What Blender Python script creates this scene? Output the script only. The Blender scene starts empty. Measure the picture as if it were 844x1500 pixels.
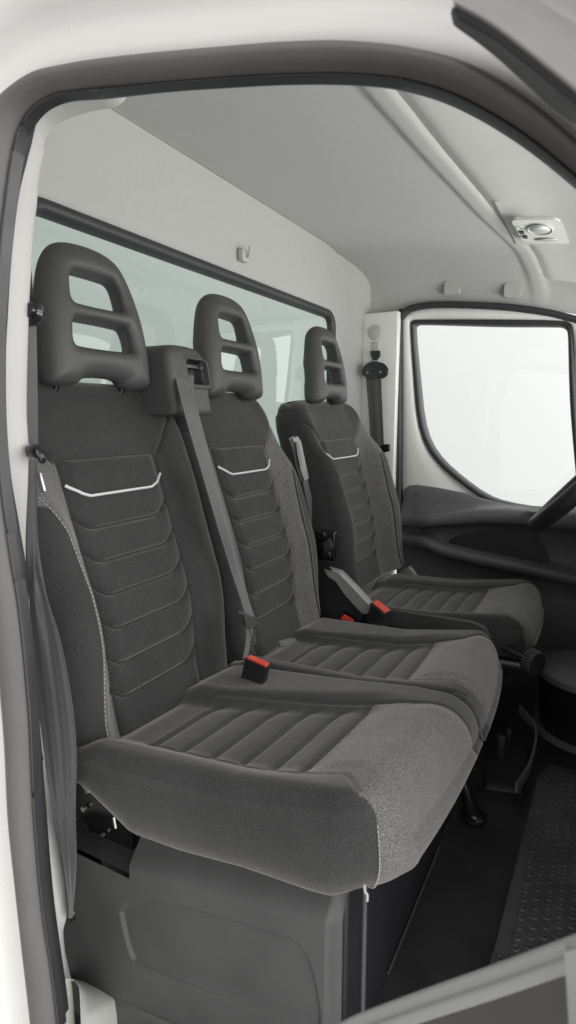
import bpy, bmesh, math, random
import numpy as np
from mathutils import Vector, Matrix
random.seed(4); rng=np.random.default_rng(4)
S=bpy.context.scene; COL=S.collection
R=math.radians
# ------------------------------------------------------------------ camera
F=860.; TH=R(28.2); PT=R(9.1); CX,CY=422.,750.; CAM=np.array([0,0,1.0])
fw=np.array([math.cos(TH)*math.cos(PT),-math.sin(TH)*math.cos(PT),-math.sin(PT)])
rt=np.array([math.sin(TH),math.cos(TH),0.]); up=np.array([math.cos(TH)*math.sin(PT),-math.sin(TH)*math.sin(PT),math.cos(PT)])
def ray(px,py): return fw+(px-CX)/F*rt-(py-CY)/F*up
def onx(px,py,v):
    r=ray(px,py); return CAM+r*((v-CAM[0])/r[0])
def ony(px,py,v):
    r=ray(px,py); return CAM+r*((v-CAM[1])/r[1])
def onz(px,py,v):
    r=ray(px,py); return CAM+r*((v-CAM[2])/r[2])
cd=bpy.data.cameras.new('camera'); cam=bpy.data.objects.new('camera',cd); COL.objects.link(cam)
# geometry below is laid out with x across the cab, y towards its front and z up; MIR turns that frame into Blender's right-handed one at the end
MIR=Matrix.Diagonal((1,-1,1,1)); mv=lambda v: MIR.to_3x3()@Vector(v)
M=Matrix((mv(rt),mv(up),mv(-fw))).transposed().to_4x4(); M.translation=Vector(CAM); cam.matrix_world=M
cd.sensor_fit='VERTICAL'; cd.sensor_height=24; cd.lens=24*F/1500; cd.clip_start=.02; cd.clip_end=100
cd.dof.use_dof=True; cd.dof.focus_distance=1.25; cd.dof.aperture_fstop=5.6
S.camera=cam; S.render.resolution_x=576; S.render.resolution_y=1024
# ------------------------------------------------------------------ materials
def newmat(name):
    m=bpy.data.materials.new(name); m.use_nodes=True; nt=m.node_tree
    return m,nt,nt.nodes['Principled BSDF']
def N(nt,t,**k):
    n=nt.nodes.new(t)
    for a,b in k.items():
        if a in n.inputs: n.inputs[a].default_value=b
        else: setattr(n,a,b)
    return n
def simple(name,col,rough=.5,metal=0,noise=0,nscale=40,bump=0,bscale=300,spec=.5,coat=0,detail=4,sheen=0):
    m,nt,b=newmat(name); L=nt.links.new
    b.inputs['Base Color'].default_value=(*col,1); b.inputs['Roughness'].default_value=rough; b.inputs['Metallic'].default_value=metal
    b.inputs['Specular IOR Level'].default_value=spec; b.inputs['Coat Weight'].default_value=coat; b.inputs['Coat Roughness'].default_value=.08
    if sheen: b.inputs['Sheen Weight'].default_value=sheen; b.inputs['Sheen Roughness'].default_value=.4
    tc=N(nt,'ShaderNodeTexCoord')
    if noise:
        n=N(nt,'ShaderNodeTexNoise',Scale=nscale,Detail=detail); L(tc.outputs['Object'],n.inputs['Vector'])
        r=N(nt,'ShaderNodeValToRGB'); r.color_ramp.elements[0].position=.3; r.color_ramp.elements[1].position=.7
        r.color_ramp.elements[0].color=(*[c*(1-noise) for c in col],1); r.color_ramp.elements[1].color=(*[min(1,c*(1+noise)) for c in col],1)
        L(n.outputs['Fac'],r.inputs['Fac']); L(r.outputs['Color'],b.inputs['Base Color'])
        r2=N(nt,'ShaderNodeMapRange'); r2.inputs[3].default_value=rough-.06; r2.inputs[4].default_value=min(1,rough+.06)
        L(n.outputs['Fac'],r2.inputs[0]); L(r2.outputs[0],b.inputs['Roughness'])
    if bump:
        n=N(nt,'ShaderNodeTexNoise',Scale=bscale,Detail=3); L(tc.outputs['Object'],n.inputs['Vector'])
        bp=N(nt,'ShaderNodeBump',Strength=bump,Distance=.001); L(n.outputs['Fac'],bp.inputs['Height']); L(bp.outputs['Normal'],b.inputs['Normal'])
    return m
def fabric():
    # charcoal knit with a heather twill wherever the upholstery pattern attribute is positive
    m,nt,b=newmat('upholstery'); L=nt.links.new
    tc=N(nt,'ShaderNodeTexCoord'); at=N(nt,'ShaderNodeAttribute',attribute_name='heather')
    mk=N(nt,'ShaderNodeMapRange'); mk.inputs[1].default_value=-.0008; mk.inputs[2].default_value=.0008; L(at.outputs['Fac'],mk.inputs[0])
    # plain
    n1=N(nt,'ShaderNodeTexNoise',Scale=620,Detail=3); L(tc.outputs['Object'],n1.inputs['Vector'])
    n0=N(nt,'ShaderNodeTexNoise',Scale=9,Detail=5,Roughness=.6); L(tc.outputs['Object'],n0.inputs['Vector'])
    r1=N(nt,'ShaderNodeValToRGB'); e=r1.color_ramp.elements; e[0].position=.3; e[1].position=.72; e[0].color=(.0200,.0200,.0205,1); e[1].color=(.047,.0465,.047,1)
    L(n1.outputs['Fac'],r1.inputs['Fac'])
    # heather
    mp=N(nt,'ShaderNodeMapping'); mp.inputs['Rotation'].default_value=(R(35),R(40),R(30)); mp.inputs['Scale'].default_value=(1,.6,1); L(tc.outputs['Object'],mp.inputs['Vector'])
    n2=N(nt,'ShaderNodeTexNoise',Scale=720,Detail=3,Roughness=.75); L(mp.outputs[0],n2.inputs['Vector'])
    r2=N(nt,'ShaderNodeValToRGB'); e=r2.color_ramp.elements; e[0].position=.38; e[1].position=.66; e[0].color=(.045,.044,.044,1); e[1].color=(.235,.232,.228,1)
    L(n2.outputs['Fac'],r2.inputs['Fac'])
    wv=N(nt,'ShaderNodeTexWave',Scale=210,Distortion=1.5); wv.bands_direction='DIAGONAL'; L(tc.outputs['Object'],wv.inputs['Vector'])
    mu=N(nt,'ShaderNodeMixRGB',blend_type='MULTIPLY'); mu.inputs[0].default_value=.35; L(r2.outputs[0],mu.inputs[1]); L(wv.outputs['Color'],mu.inputs[2])
    mx=N(nt,'ShaderNodeMixRGB'); L(mk.outputs[0],mx.inputs[0]); L(r1.outputs[0],mx.inputs[1]); L(mu.outputs[0],mx.inputs[2])
    # faint wear and dust variation
    vr=N(nt,'ShaderNodeMapRange'); vr.inputs[1].default_value=.3; vr.inputs[2].default_value=.7; vr.inputs[3].default_value=.88; vr.inputs[4].default_value=1.12; L(n0.outputs['Fac'],vr.inputs[0])
    m2=N(nt,'ShaderNodeMixRGB',blend_type='MULTIPLY'); m2.inputs[0].default_value=1; L(mx.outputs[0],m2.inputs[1]); L(vr.outputs[0],m2.inputs[2])
    # lint specks
    vo=N(nt,'ShaderNodeTexVoronoi',Scale=34); L(tc.outputs['Object'],vo.inputs['Vector'])
    lt=N(nt,'ShaderNodeMath',operation='LESS_THAN'); lt.inputs[1].default_value=.022; L(vo.outputs['Distance'],lt.inputs[0])
    m3=N(nt,'ShaderNodeMixRGB'); m3.inputs[2].default_value=(.35,.34,.32,1); L(m2.outputs[0],m3.inputs[1])
    lm=N(nt,'ShaderNodeMath',operation='MULTIPLY'); lm.inputs[1].default_value=.5; L(lt.outputs[0],lm.inputs[0]); L(lm.outputs[0],m3.inputs[0])
    L(m3.outputs[0],b.inputs['Base Color'])
    b.inputs['Roughness'].default_value=.95; b.inputs['Specular IOR Level'].default_value=.15
    b.inputs['Sheen Weight'].default_value=.35; b.inputs['Sheen Roughness'].default_value=.45; b.inputs['Sheen Tint'].default_value=(.8,.78,.76,1)
    bp=N(nt,'ShaderNodeBump',Strength=.5,Distance=.0006); mh=N(nt,'ShaderNodeMath',operation='ADD'); L(n1.outputs['Fac'],mh.inputs[0]); L(n2.outputs['Fac'],mh.inputs[1]); L(mh.outputs[0],bp.inputs['Height'])
    # soft cloth unevenness
    n3=N(nt,'ShaderNodeTexNoise',Scale=22,Detail=3); L(tc.outputs['Object'],n3.inputs['Vector'])
    bp2=N(nt,'ShaderNodeBump',Strength=.25,Distance=.006); L(n3.outputs['Fac'],bp2.inputs['Height']); L(bp.outputs['Normal'],bp2.inputs['Normal'])
    L(bp2.outputs['Normal'],b.inputs['Normal'])
    return m
def glass(name,tint,refl=1.0):
    m=bpy.data.materials.new(name); m.use_nodes=True; nt=m.node_tree; nt.nodes.clear(); L=nt.links.new
    o=N(nt,'ShaderNodeOutputMaterial'); t=N(nt,'ShaderNodeBsdfTransparent'); t.inputs[0].default_value=(*tint,1)
    g=N(nt,'ShaderNodeBsdfGlossy'); g.inputs['Roughness'].default_value=.0; g.inputs[0].default_value=(.9*refl,.95*refl,.93*refl,1)
    f=N(nt,'ShaderNodeFresnel',IOR=1.5); x=N(nt,'ShaderNodeMixShader'); ge=N(nt,'ShaderNodeNewGeometry'); iv=N(nt,'ShaderNodeMath',operation='SUBTRACT'); iv.inputs[0].default_value=1; L(ge.outputs['Backfacing'],iv.inputs[1]); ff=N(nt,'ShaderNodeMath',operation='MULTIPLY'); L(f.outputs[0],ff.inputs[0]); L(iv.outputs[0],ff.inputs[1]); L(ff.outputs[0],x.inputs[0]); L(t.outputs[0],x.inputs[1]); L(g.outputs[0],x.inputs[2]); L(x.outputs[0],o.inputs[0])
    return m
def webbing(name,c):
    m,nt,b=newmat(name); L=nt.links.new
    b.inputs['Roughness'].default_value=.55; b.inputs['Sheen Weight'].default_value=.3; b.inputs['Specular IOR Level'].default_value=.4
    at=N(nt,'ShaderNodeAttribute',attribute_name='across')
    sn=N(nt,'ShaderNodeMath',operation='SINE'); mm=N(nt,'ShaderNodeMath',operation='MULTIPLY'); mm.inputs[1].default_value=31.4; L(at.outputs['Fac'],mm.inputs[0]); L(mm.outputs[0],sn.inputs[0])
    tc=N(nt,'ShaderNodeTexCoord'); n=N(nt,'ShaderNodeTexNoise',Scale=600,Detail=2); L(tc.outputs['Object'],n.inputs['Vector'])
    ad=N(nt,'ShaderNodeMath',operation='ADD'); L(sn.outputs[0],ad.inputs[0]); L(n.outputs['Fac'],ad.inputs[1])
    bp=N(nt,'ShaderNodeBump',Strength=.28,Distance=.0008); L(ad.outputs[0],bp.inputs['Height']); L(bp.outputs['Normal'],b.inputs['Normal'])
    r=N(nt,'ShaderNodeValToRGB'); e=r.color_ramp.elements; e[0].position=.3; e[1].position=.7; e[0].color=(*[v*.82 for v in c],1); e[1].color=(*[v*1.18 for v in c],1); L(n.outputs['Fac'],r.inputs['Fac']); L(r.outputs[0],b.inputs['Base Color'])
    return m
MT={}
MT['fabric']=fabric()
MT['soft']=simple('headrest foam skin',(.055,.0545,.055),.52,noise=.08,nscale=18,bump=.35,bscale=520,spec=.45)
MT['plastic']=simple('grey moulded plastic',(.051,.0505,.051),.55,noise=.16,nscale=9,detail=9,bump=.3,bscale=600)
MT['black']=simple('black plastic',(.016,.016,.019),.5,noise=.15,nscale=9,bump=.3,bscale=500)
MT['card']=simple('door card plastic',(.11,.109,.113),.5,noise=.1,nscale=8,bump=.35,bscale=480)
MT['gloss']=simple('glossy black plastic',(.012,.012,.013),.18)
MT['floor']=simple('black floor covering',(.019,.019,.021),.62,noise=.5,nscale=9,detail=10,bump=.5,bscale=160)
MT['mat']=simple('rubber floor mat',(.055,.055,.058),.5,noise=.4,nscale=14,detail=9,bump=.3,bscale=300)
MT['paint']=simple('white body paint',(.57,.56,.545),.28,noise=.015,nscale=5,coat=.5)
MT['inner']=simple('white inner paint',(.74,.74,.70),.35,noise=.02,nscale=5,coat=.25)
MT['trim']=simple('light grey trim',(.46,.455,.435),.55,noise=.03,nscale=6,bump=.2,bscale=500)
MT['liner']=simple('headliner fabric',(.41,.41,.395),.92,noise=.02,nscale=60,bump=.3,bscale=520,spec=.2,sheen=.15)
MT['shelf']=simple('overhead shelf plastic',(.55,.555,.53),.6,noise=.03,nscale=6,bump=.25,bscale=400)
MT['lampw']=simple('lamp plastic',(.72,.73,.70),.35)
MT['lens']=simple('lamp lens',(.62,.64,.62),.15,coat=.5)
MT['rubber']=simple('rubber seal',(.080,.0765,.0755),.48,noise=.08,nscale=14,bump=.2,bscale=380,spec=.5)
MT['rubberdark']=simple('dark rubber lip',(.022,.022,.024),.42,noise=.1,nscale=14)
MT['seal']=simple('black window rubber',(.028,.028,.030),.5)
MT['silver']=simple('silver piping',(.56,.56,.54),.45,metal=.1)
MT['thread']=simple('pale thread',(.36,.355,.34),.8)
MT['metal']=simple('zinc plated metal',(.62,.61,.59),.32,metal=1)
MT['red']=simple('red push button',(.72,.075,.05),.4,coat=.3)
MT['belt']=webbing('belt webbing',(.066,.064,.066))
MT['lapbelt']=webbing('lap webbing',(.034,.033,.036))
MT['lever']=simple('grey lever plastic',(.21,.21,.20),.45,noise=.05)
MT['glass']=glass('tinted rear glass',(.755,.81,.785),1.4)
MT['dglass']=glass('clear door glass',(.975,.995,.98),1)
# ------------------------------------------------------------------ objects
def link(o,parent=None):
    COL.objects.link(o)
    if parent is not None:
        o.parent=parent; o.matrix_parent_inverse=parent_world(parent).inverted()
    return o
def parent_world(p):
    return Matrix.Translation(p['_w'] if '_w' in p else (0,0,0))
def tag(o,label,cat,group=None,kind=None):
    o['label']=label; o['category']=cat
    if group: o['group']=group
    if kind: o['kind']=kind
    return o
WL={}
def thing(name,loc,label,cat,group=None):
    o=bpy.data.objects.new(name,None); o.empty_display_size=.05; COL.objects.link(o); o.location=loc
    WL[o.name]=Matrix.Translation(loc); return tag(o,label,cat,group,'thing')
def mesh(name,V,Fc,mat,parent=None,smooth=True,attrs=None,recalc=True,bevel=0,auto=None):
    me=bpy.data.meshes.new(name); me.from_pydata([tuple(map(float,v)) for v in V],[],[tuple(f) for f in Fc])
    me.validate()
    if attrs:
        for k,a in attrs.items():
            at=me.attributes.new(k,'FLOAT','POINT'); at.data.foreach_set('value',np.asarray(a,dtype=np.float32))
    if recalc or bevel:
        bm=bmesh.new(); bm.from_mesh(me)
        if bevel: bmesh.ops.bevel(bm,geom=list(bm.edges),offset=bevel,segments=3,affect='EDGES',profile=.5)
        bmesh.ops.recalc_face_normals(bm,faces=bm.faces); bm.to_mesh(me); bm.free()
    me.materials.append(mat)
    if smooth:
        me.polygons.foreach_set('use_smooth',[True]*len(me.polygons))
        if auto is not None: me.set_sharp_from_angle(angle=R(auto))
    o=bpy.data.objects.new(name,me); COL.objects.link(o)
    if parent is not None:
        o.parent=parent; o.matrix_parent_inverse=WL.get(parent.name,Matrix()).inverted()
    return o
def gridf(nv,nu,closed=False,off=0):
    f=[]
    for j in range(nv-1):
        for i in range(nu if closed else nu-1):
            a=off+j*nu+i; b=off+j*nu+(i+1)%nu; f.append((a,b,b+nu,a+nu))
    return f
def loft(name,curves,mat,parent=None,closed=False,cap=False,**k):
    C=[np.asarray(c,float) for c in curves]; n=len(C[0]); V=np.concatenate(C); f=gridf(len(C),n,closed)
    if cap: f.append(tuple(range(n))[::-1]); f.append(tuple(range((len(C)-1)*n,len(C)*n)))
    return mesh(name,V,f,mat,parent,**k)
def resample(P,n,closed=False):
    P=np.asarray(P,float)
    if closed: P=np.vstack([P,P[:1]])
    d=np.r_[0,np.cumsum(np.linalg.norm(np.diff(P,axis=0),axis=1))]
    t=np.linspace(0,d[-1],n+1)[:-1] if closed else np.linspace(0,d[-1],n)
    return np.stack([np.interp(t,d,P[:,i]) for i in range(P.shape[1])],1)
def smooth(P,it=2,closed=False):
    P=np.asarray(P,float)
    for _ in range(it):
        if closed: Q=np.roll(P,-1,0); P=np.stack([.75*P+.25*Q,.25*P+.75*Q],1).reshape(-1,P.shape[1])
        else:
            A=.75*P[:-1]+.25*P[1:]; B=.25*P[:-1]+.75*P[1:]
            P=np.vstack([P[:1],np.stack([A,B],1).reshape(-1,P.shape[1]),P[-1:]])
    return P
def catmull(P,n):
    P=np.asarray(P,float); Q=np.vstack([2*P[0]-P[1],P,2*P[-1]-P[-2]]); out=[]
    m=len(P)-1
    for i in range(m):
        a,b,c,d=Q[i:i+4]
        for t in np.linspace(0,1,12,endpoint=False):
            out.append(.5*((2*b)+(c-a)*t+(2*a-5*b+4*c-d)*t*t+(3*b-a-3*c+d)*t**3))
    out.append(P[-1]); return resample(out,n)
def tube(name,path,rad,mat,parent=None,n=10,cap=True,**k):
    P=np.asarray(path,float); T=np.gradient(P,axis=0); T/=np.linalg.norm(T,axis=1)[:,None]
    u=np.cross(T[0],[0,0,1.]); 
    if np.linalg.norm(u)<.1: u=np.cross(T[0],[0,1.,0])
    rows=[]; rad=np.broadcast_to(rad,(len(P),))
    for p,t,r in zip(P,T,rad):
        u=u-t*np.dot(u,t); u/=np.linalg.norm(u); w=np.cross(t,u)
        rows.append([p+r*(math.cos(a)*u+math.sin(a)*w) for a in np.linspace(0,2*math.pi,n,endpoint=False)])
    return loft(name,rows,mat,parent,closed=True,cap=cap,auto=50,**k)
def box(name,lo,hi,mat,parent=None,bevel=.004,rot=None,shear=None,**k):
    lo,hi=np.array(lo,float),np.array(hi,float)
    V=np.array([[x,y,z] for x in (lo[0],hi[0]) for y in (lo[1],hi[1]) for z in (lo[2],hi[2])])
    if rot is not None:
        c=(lo+hi)/2; Rm=np.array(rot.to_3x3()); V=(V-c)@Rm.T+c
    f=[(0,1,3,2),(4,6,7,5),(0,4,5,1),(2,3,7,6),(0,2,6,4),(1,5,7,3)]
    return mesh(name,V,f,mat,parent,bevel=bevel,auto=40,**k)
def prism(name,poly3,dirv,mat,parent=None,bevel=.003,**k):
    P=np.asarray(poly3,float); n=len(P); V=np.vstack([P,P+np.asarray(dirv)])
    f=[tuple(range(n)),tuple(range(n,2*n))[::-1]]+[(i,(i+1)%n,n+(i+1)%n,n+i) for i in range(n)]
    return mesh(name,V,f,mat,parent,bevel=bevel,auto=40,**k)
def ribbon(name,Lp,Rp,mat,parent=None,th=.0018,n=60,m=9,crown=0,wrinkle=None,**k):
    Lp,Rp=catmull(Lp,n),catmull(Rp,n); T=np.gradient((Lp+Rp)/2,axis=0); W=Rp-Lp; Nn=np.cross(T,W); Nn/=np.linalg.norm(Nn,axis=1)[:,None]
    u=np.linspace(0,1,m); rows=[];att=[]
    for i in range(n):
        w=np.zeros(m) if wrinkle is None else wrinkle(i/(n-1),u)
        front=[Lp[i]+W[i]*a+Nn[i]*(th/2+crown*4*a*(1-a)+w[j]) for j,a in enumerate(u)]
        back=[Lp[i]+W[i]*a+Nn[i]*(-th/2+crown*4*a*(1-a)+w[j]) for j,a in enumerate(u)][::-1]
        rows.append(front+back); att+=list(u)+list(u[::-1])
    return loft(name,rows,mat,parent,closed=True,cap=True,attrs={'across':att},auto=50,**k)
def seg_d(P,A,B):
    AB=B-A; t=np.clip(((P-A)@AB)/(AB@AB+1e-12),0,1); D=P-A-t[:,None]*AB; return np.hypot(D[:,0],D[:,1])
def line_d(P,poly):
    poly=np.asarray(poly,float); d=np.full(len(P),9.)
    for a,b in zip(poly[:-1],poly[1:]): d=np.minimum(d,seg_d(P,a,b))
    return d
def poly_sd(P,poly):      # positive inside
    poly=np.asarray(poly,float); d=np.full(len(P),9.); ins=np.zeros(len(P),bool)
    for a,b in zip(poly,np.roll(poly,-1,0)):
        d=np.minimum(d,seg_d(P,a,b))
        c=((a[1]>P[:,1])!=(b[1]>P[:,1])); xx=(b[0]-a[0])*(P[:,1]-a[1])/(b[1]-a[1]+1e-12)+a[0]; ins^=c&(P[:,0]<xx)
    return np.where(ins,d,-d)
def sstep(a,b,x): t=np.clip((x-a)/(b-a),0,1); return t*t*(3-2*t)
def ro(d,r): d=np.clip(d,0,r); return r-np.sqrt(np.maximum(r*r-(r-d)**2,0))
def smax(a,b,k): h=np.maximum(k-np.abs(a-b),0)/k; return np.maximum(a,b)+h*h*k*.25
def smin(a,b,k): return -smax(-a,-b,k)
def surfnets(f,lo,hi,h):
    lo=np.array(lo);n=np.ceil((np.array(hi)-lo)/h).astype(int)+1
    G=np.stack(np.meshgrid(*[lo[i]+h*np.arange(n[i]) for i in range(3)],indexing='ij'),-1)
    v=f(G.reshape(-1,3)).reshape(n); ins=v<0
    cs=np.zeros(tuple(n-1)+(3,)); ct=np.zeros(tuple(n-1))
    idx=[slice(0,-1),slice(1,None)]
    cor=lambda a,i,j,k:a[idx[i],idx[j],idx[k]]
    for ax in range(3):
        for p in range(2):
            for q in range(2):
                o=[p,q]; o.insert(ax,0); a=tuple(o); o2=list(o); o2[ax]=1; b=tuple(o2)
                va,vb=cor(v,*a),cor(v,*b); c=(va<0)!=(vb<0); t=np.where(c,va/(va-vb+1e-20),0)
                pos=np.zeros(tuple(n-1)+(3,)); 
                for d in range(3): pos[...,d]=(t if d==ax else a[d])
                cs+=np.where(c[...,None],pos,0); ct+=c
    act=ct>0; ids=-np.ones(tuple(n-1),int); ids[act]=np.arange(act.sum())
    I=np.argwhere(act); V=lo+h*(I+cs[act]/ct[act][:,None]); Q=[]
    for ax in range(3):
        s0=[slice(1,-1)]*3; s0[ax]=slice(0,-1); s1=list(s0); s1[ax]=slice(1,None)
        ch=np.argwhere(ins[tuple(s0)]!=ins[tuple(s1)])
        off=np.array([1,1,1]); off[ax]=0
        b,c=[d for d in range(3) if d!=ax]
        eb=np.zeros(3,int);eb[b]=1;ec=np.zeros(3,int);ec[c]=1
        for p in ch+off:
            q=[ids[tuple(p)],ids[tuple(p-eb)],ids[tuple(p-eb-ec)],ids[tuple(p-ec)]]
            if min(q)>=0: Q.append(tuple(q))
    return V,Q
# ================================================================== seats
BY,BZ=-.655,.53; ut=np.array([0,-.165,.52]); ut/=np.linalg.norm(ut); un=np.array([0,ut[2],-ut[1]])
def to_back(cx,s,t,n): 
    s,t,n=np.broadcast_arrays(s,t,n)
    return np.array([cx,BY,BZ])+s[...,None]*np.array([1.,0,0])+t[...,None]*ut+n[...,None]*un
GT=[.301,.243,.185,.127,.068,.010]
def groove_lines(k,pw,fl):
    L=[]
    for t in GT: L.append([(-pw,t+.024),(-fl-.012,t+.005),(-fl+.004,t),(fl-.004,t),(fl+.012,t+.005),(pw,t+.024)])
    return L
def backrest(cx,WL_,WR_,pw,fl,parent,stripeL,stripeR,pbL,pbR,T=.572,curve=0,depth=.11,rc=.07,zlow=-.07,tapL=(.11,),tapR=(.11,)):
    nu,nv=200,330
    a=np.linspace(-1,1,nu); us=np.sign(a)*(1-(1-np.abs(a))**1.35); 
    vs=np.linspace(0,1,nv); ts=zlow+(T-zlow)*(1-(1-vs)**1.25)
    def wshape(t,W,tp=.11,rc=rc):
        w=W*(.90+.10*sstep(-.08,.10,t)-tp*sstep(.25,.52,t))
        c=np.clip((t-(T-rc))/rc,0,1); w=w-rc*(1-np.sqrt(np.maximum(1-c*c,0)))*.9
        c=np.clip(((zlow+.05)-t)/.05,0,1); return w-.03*(1-np.sqrt(np.maximum(1-c*c,0)))
    sl=-wshape(ts,WL_,*tapL); sr=wshape(ts,WR_,*tapR)
    s=np.where(us[None,:]<0,-us[None,:]*sl[:,None],us[None,:]*sr[:,None]); t=np.repeat(ts[:,None],nu,1)
    P=np.stack([s.ravel(),t.ravel()],1)
    GL=groove_lines(0,pw,fl); top=.42
    inpan=(np.abs(s)<pw+.0005)&(t<top)
    gd=np.full(len(P),9.)
    for g in GL: gd=np.minimum(gd,line_d(P,g))
    gd=gd.reshape(s.shape)
    pwt=pw-.006*sstep(.2,-.05,t)
    sil=[(-pw,.379),(-fl-.012,.361),(-fl+.004,.355),(fl-.004,.355),(fl+.012,.361),(pw,.379)]
    seams=[[(-pw-.010,.42),(pw+.010,.42)],[(pw+.010,.42),(pw+.085,.50),(pw+.10,.56)],[(-pw-.010,.42),(-pw-.085,.50),(-pw-.10,.56)],[(-pw,.42),(-pw,.1),(-pw+.006,-.06)],[(pw,.42),(pw,.1),(pw-.006,-.06)]]
    sd=np.full(len(P),9.)
    for g in seams: sd=np.minimum(sd,line_d(P,g))
    sd=sd.reshape(s.shape)
    def stitch_w(t): return np.interp(t,[-.08,0,.1,.2,.3,.36,.42,.47],[pw+.046,pw+.046,pw+.034,pw+.031,pw+.042,pw+.064,pw+.086,pw+.09])
    def nfun(s,t):
        WLt=-np.interp(t,ts,sl); WRt=np.interp(t,ts,sr)
        W=np.where(s<0,WLt,WRt); pb=np.where(s<0,pbL,pbR)*(1-.75*sstep(.30,.46,t))
        sw=stitch_w(t); x=(np.abs(s)-pw+.004)/(sw-pw+.010)
        n=pb*sstep(0,1,x)+curve*(s/.2)**2-.010*sstep(.02,.10,np.abs(s)-sw)
        n=n-.034*sstep(.17,-.04,t)
        n=n-.018*sstep(.44,.56,t)
        d=np.minimum(s+WLt,WRt-s); n=n-ro(d,.042)
        n=n-ro(T-t+.002,.035)
        return n
    n=nfun(s,t)
    n=n+np.where(inpan,.0065*(1-np.exp(-gd/.013))*sstep(.0,.024,pw-np.abs(s))-.0082*np.exp(-(gd/.0033)**2),.002*np.exp(-((np.abs(s)-pw)/.01)**2)*0)
    n=n-.0052*np.exp(-(sd/.0034)**2)
    tp=(t>top)&(np.abs(s)<pw+.01+(t-top))
    n=n+np.where(tp,.007*(1-np.exp(-sd/.016)),0)
    for side,on in ((-1,stripeL),(1,stripeR)):
        if on:
            ds=np.abs(side*s-stitch_w(t)); n=n-.003*np.exp(-(ds/.003)**2)*(t<.40)
    # heather mask
    hm=np.full(s.shape,-1.)
    for side,on in ((-1,stripeL),(1,stripeR)):
        if on:
            q=side*s; inn=q-pwt; out=stitch_w(t)-q; diag=(q-(pw+.010))-(t-.42)*.95
            hm=np.maximum(hm,np.minimum(np.minimum(inn,out+np.where(t>.34,(t-.34)*1.5,0)),np.where(t>.40,diag,1)))
    front=to_back(cx,s,t,n).reshape(-1,3)
    # skirt around the outline: left column up, top row, right column down, bottom row
    ring=[j*nu for j in range(nv)]+[(nv-1)*nu+i for i in range(1,nu)]+[j*nu+nu-1 for j in range(nv-2,-1,-1)]+[i for i in range(nu-2,0,-1)]
    r=np.array(ring); sx,tx,nx=s.ravel()[r],t.ravel()[r],n.ravel()[r]
    cxm,ctm=0.,.24; rows=[]; hr=[]
    for k,(q,inset) in enumerate([(.012,-.003),(.03,-.006),(.055,-.005),(.08,.0),(.10,.012),(.11,.03)]):
        nn=np.minimum(nx-.002*k-.002,0)*0+(nx*(1-q/.11)+(-depth)*(q/.11))
        ss=sx*(1-inset/np.maximum(np.abs(sx),.05)); tt=np.where(tx>T-.03,tx-inset,tx)
        rows.append(to_back(cx,ss,tt,nn)); hr.append(np.full(len(r),-1.))
    V=np.concatenate([front]+rows); H=np.concatenate([hm.ravel()]+hr)
    f=gridf(nv,nu); off=nu*nv; m=len(r); prev=r
    for k in range(len(rows)):
        cur=off+k*m+np.arange(m)
        for i in range(m): j=(i+1)%m; f.append((prev[i],cur[i],cur[j],prev[j]))
        prev=cur
    f.append(tuple(int(x) for x in prev))
    b=mesh('backrest',V,f,MT['fabric'],parent,attrs={'heather':H},recalc=True)
    srf=lambda S_,T_: to_back(cx,np.asarray(S_),np.asarray(T_),nfun(np.asarray(S_),np.asarray(T_))+.0012)
    # silver piping
    pl=resample(sil,70); mid=nfun(pl[:,0],pl[:,1]); tg=np.gradient(pl,axis=0); tg/=np.linalg.norm(tg,axis=1)[:,None]; nr=np.stack([-tg[:,1],tg[:,0]],1)
    rows=[]
    for w,h in ((-.0025,.001),(-.0021,.0034),(-.0008,.0045),(.0008,.0045),(.0021,.0034),(.0025,.001)):
        rows.append(to_back(cx,pl[:,0]+nr[:,0]*w,pl[:,1]+nr[:,1]*w,mid+h+.0062*sstep(.0,.024,pw-np.abs(pl[:,0]))+.0014))
    loft('silver_piping',rows,MT['silver'],b,auto=60)
    for side,on in ((-1,stripeL),(1,stripeR)):
        if on: stitches(b,lambda q: srf(side*(stitch_w(q)+.004),q),np.linspace(.365,-.045,400),MT['thread'])
    return b,srf
def stitches(parent,fn,q,mat,pitch=.0072,ln=.0044,w=.0005,name='stitching'):
    P=fn(q); d=np.r_[0,np.cumsum(np.linalg.norm(np.diff(P,axis=0),axis=1))]; V=[];f=[]
    x=.002
    while x+ln<d[-1]:
        a=np.array([np.interp(x,d,P[:,i]) for i in range(3)]); b=np.array([np.interp(x+ln,d,P[:,i]) for i in range(3)])
        t=(b-a)/np.linalg.norm(b-a); u=np.cross(t,[.3,.8,.5]); u/=np.linalg.norm(u); v=np.cross(t,u); o=len(V)
        for e in (a,b):
            for s1,s2 in ((1,1),(-1,1),(-1,-1),(1,-1)): V.append(e+w*(s1*u+s2*v))
        f+=[(o,o+1,o+2,o+3),(o+7,o+6,o+5,o+4)]+[(o+i,o+(i+1)%4,o+4+(i+1)%4,o+4+i) for i in range(4)]
        x+=pitch
    return mesh(name,V,f,mat,parent,smooth=False,recalc=False)
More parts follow.
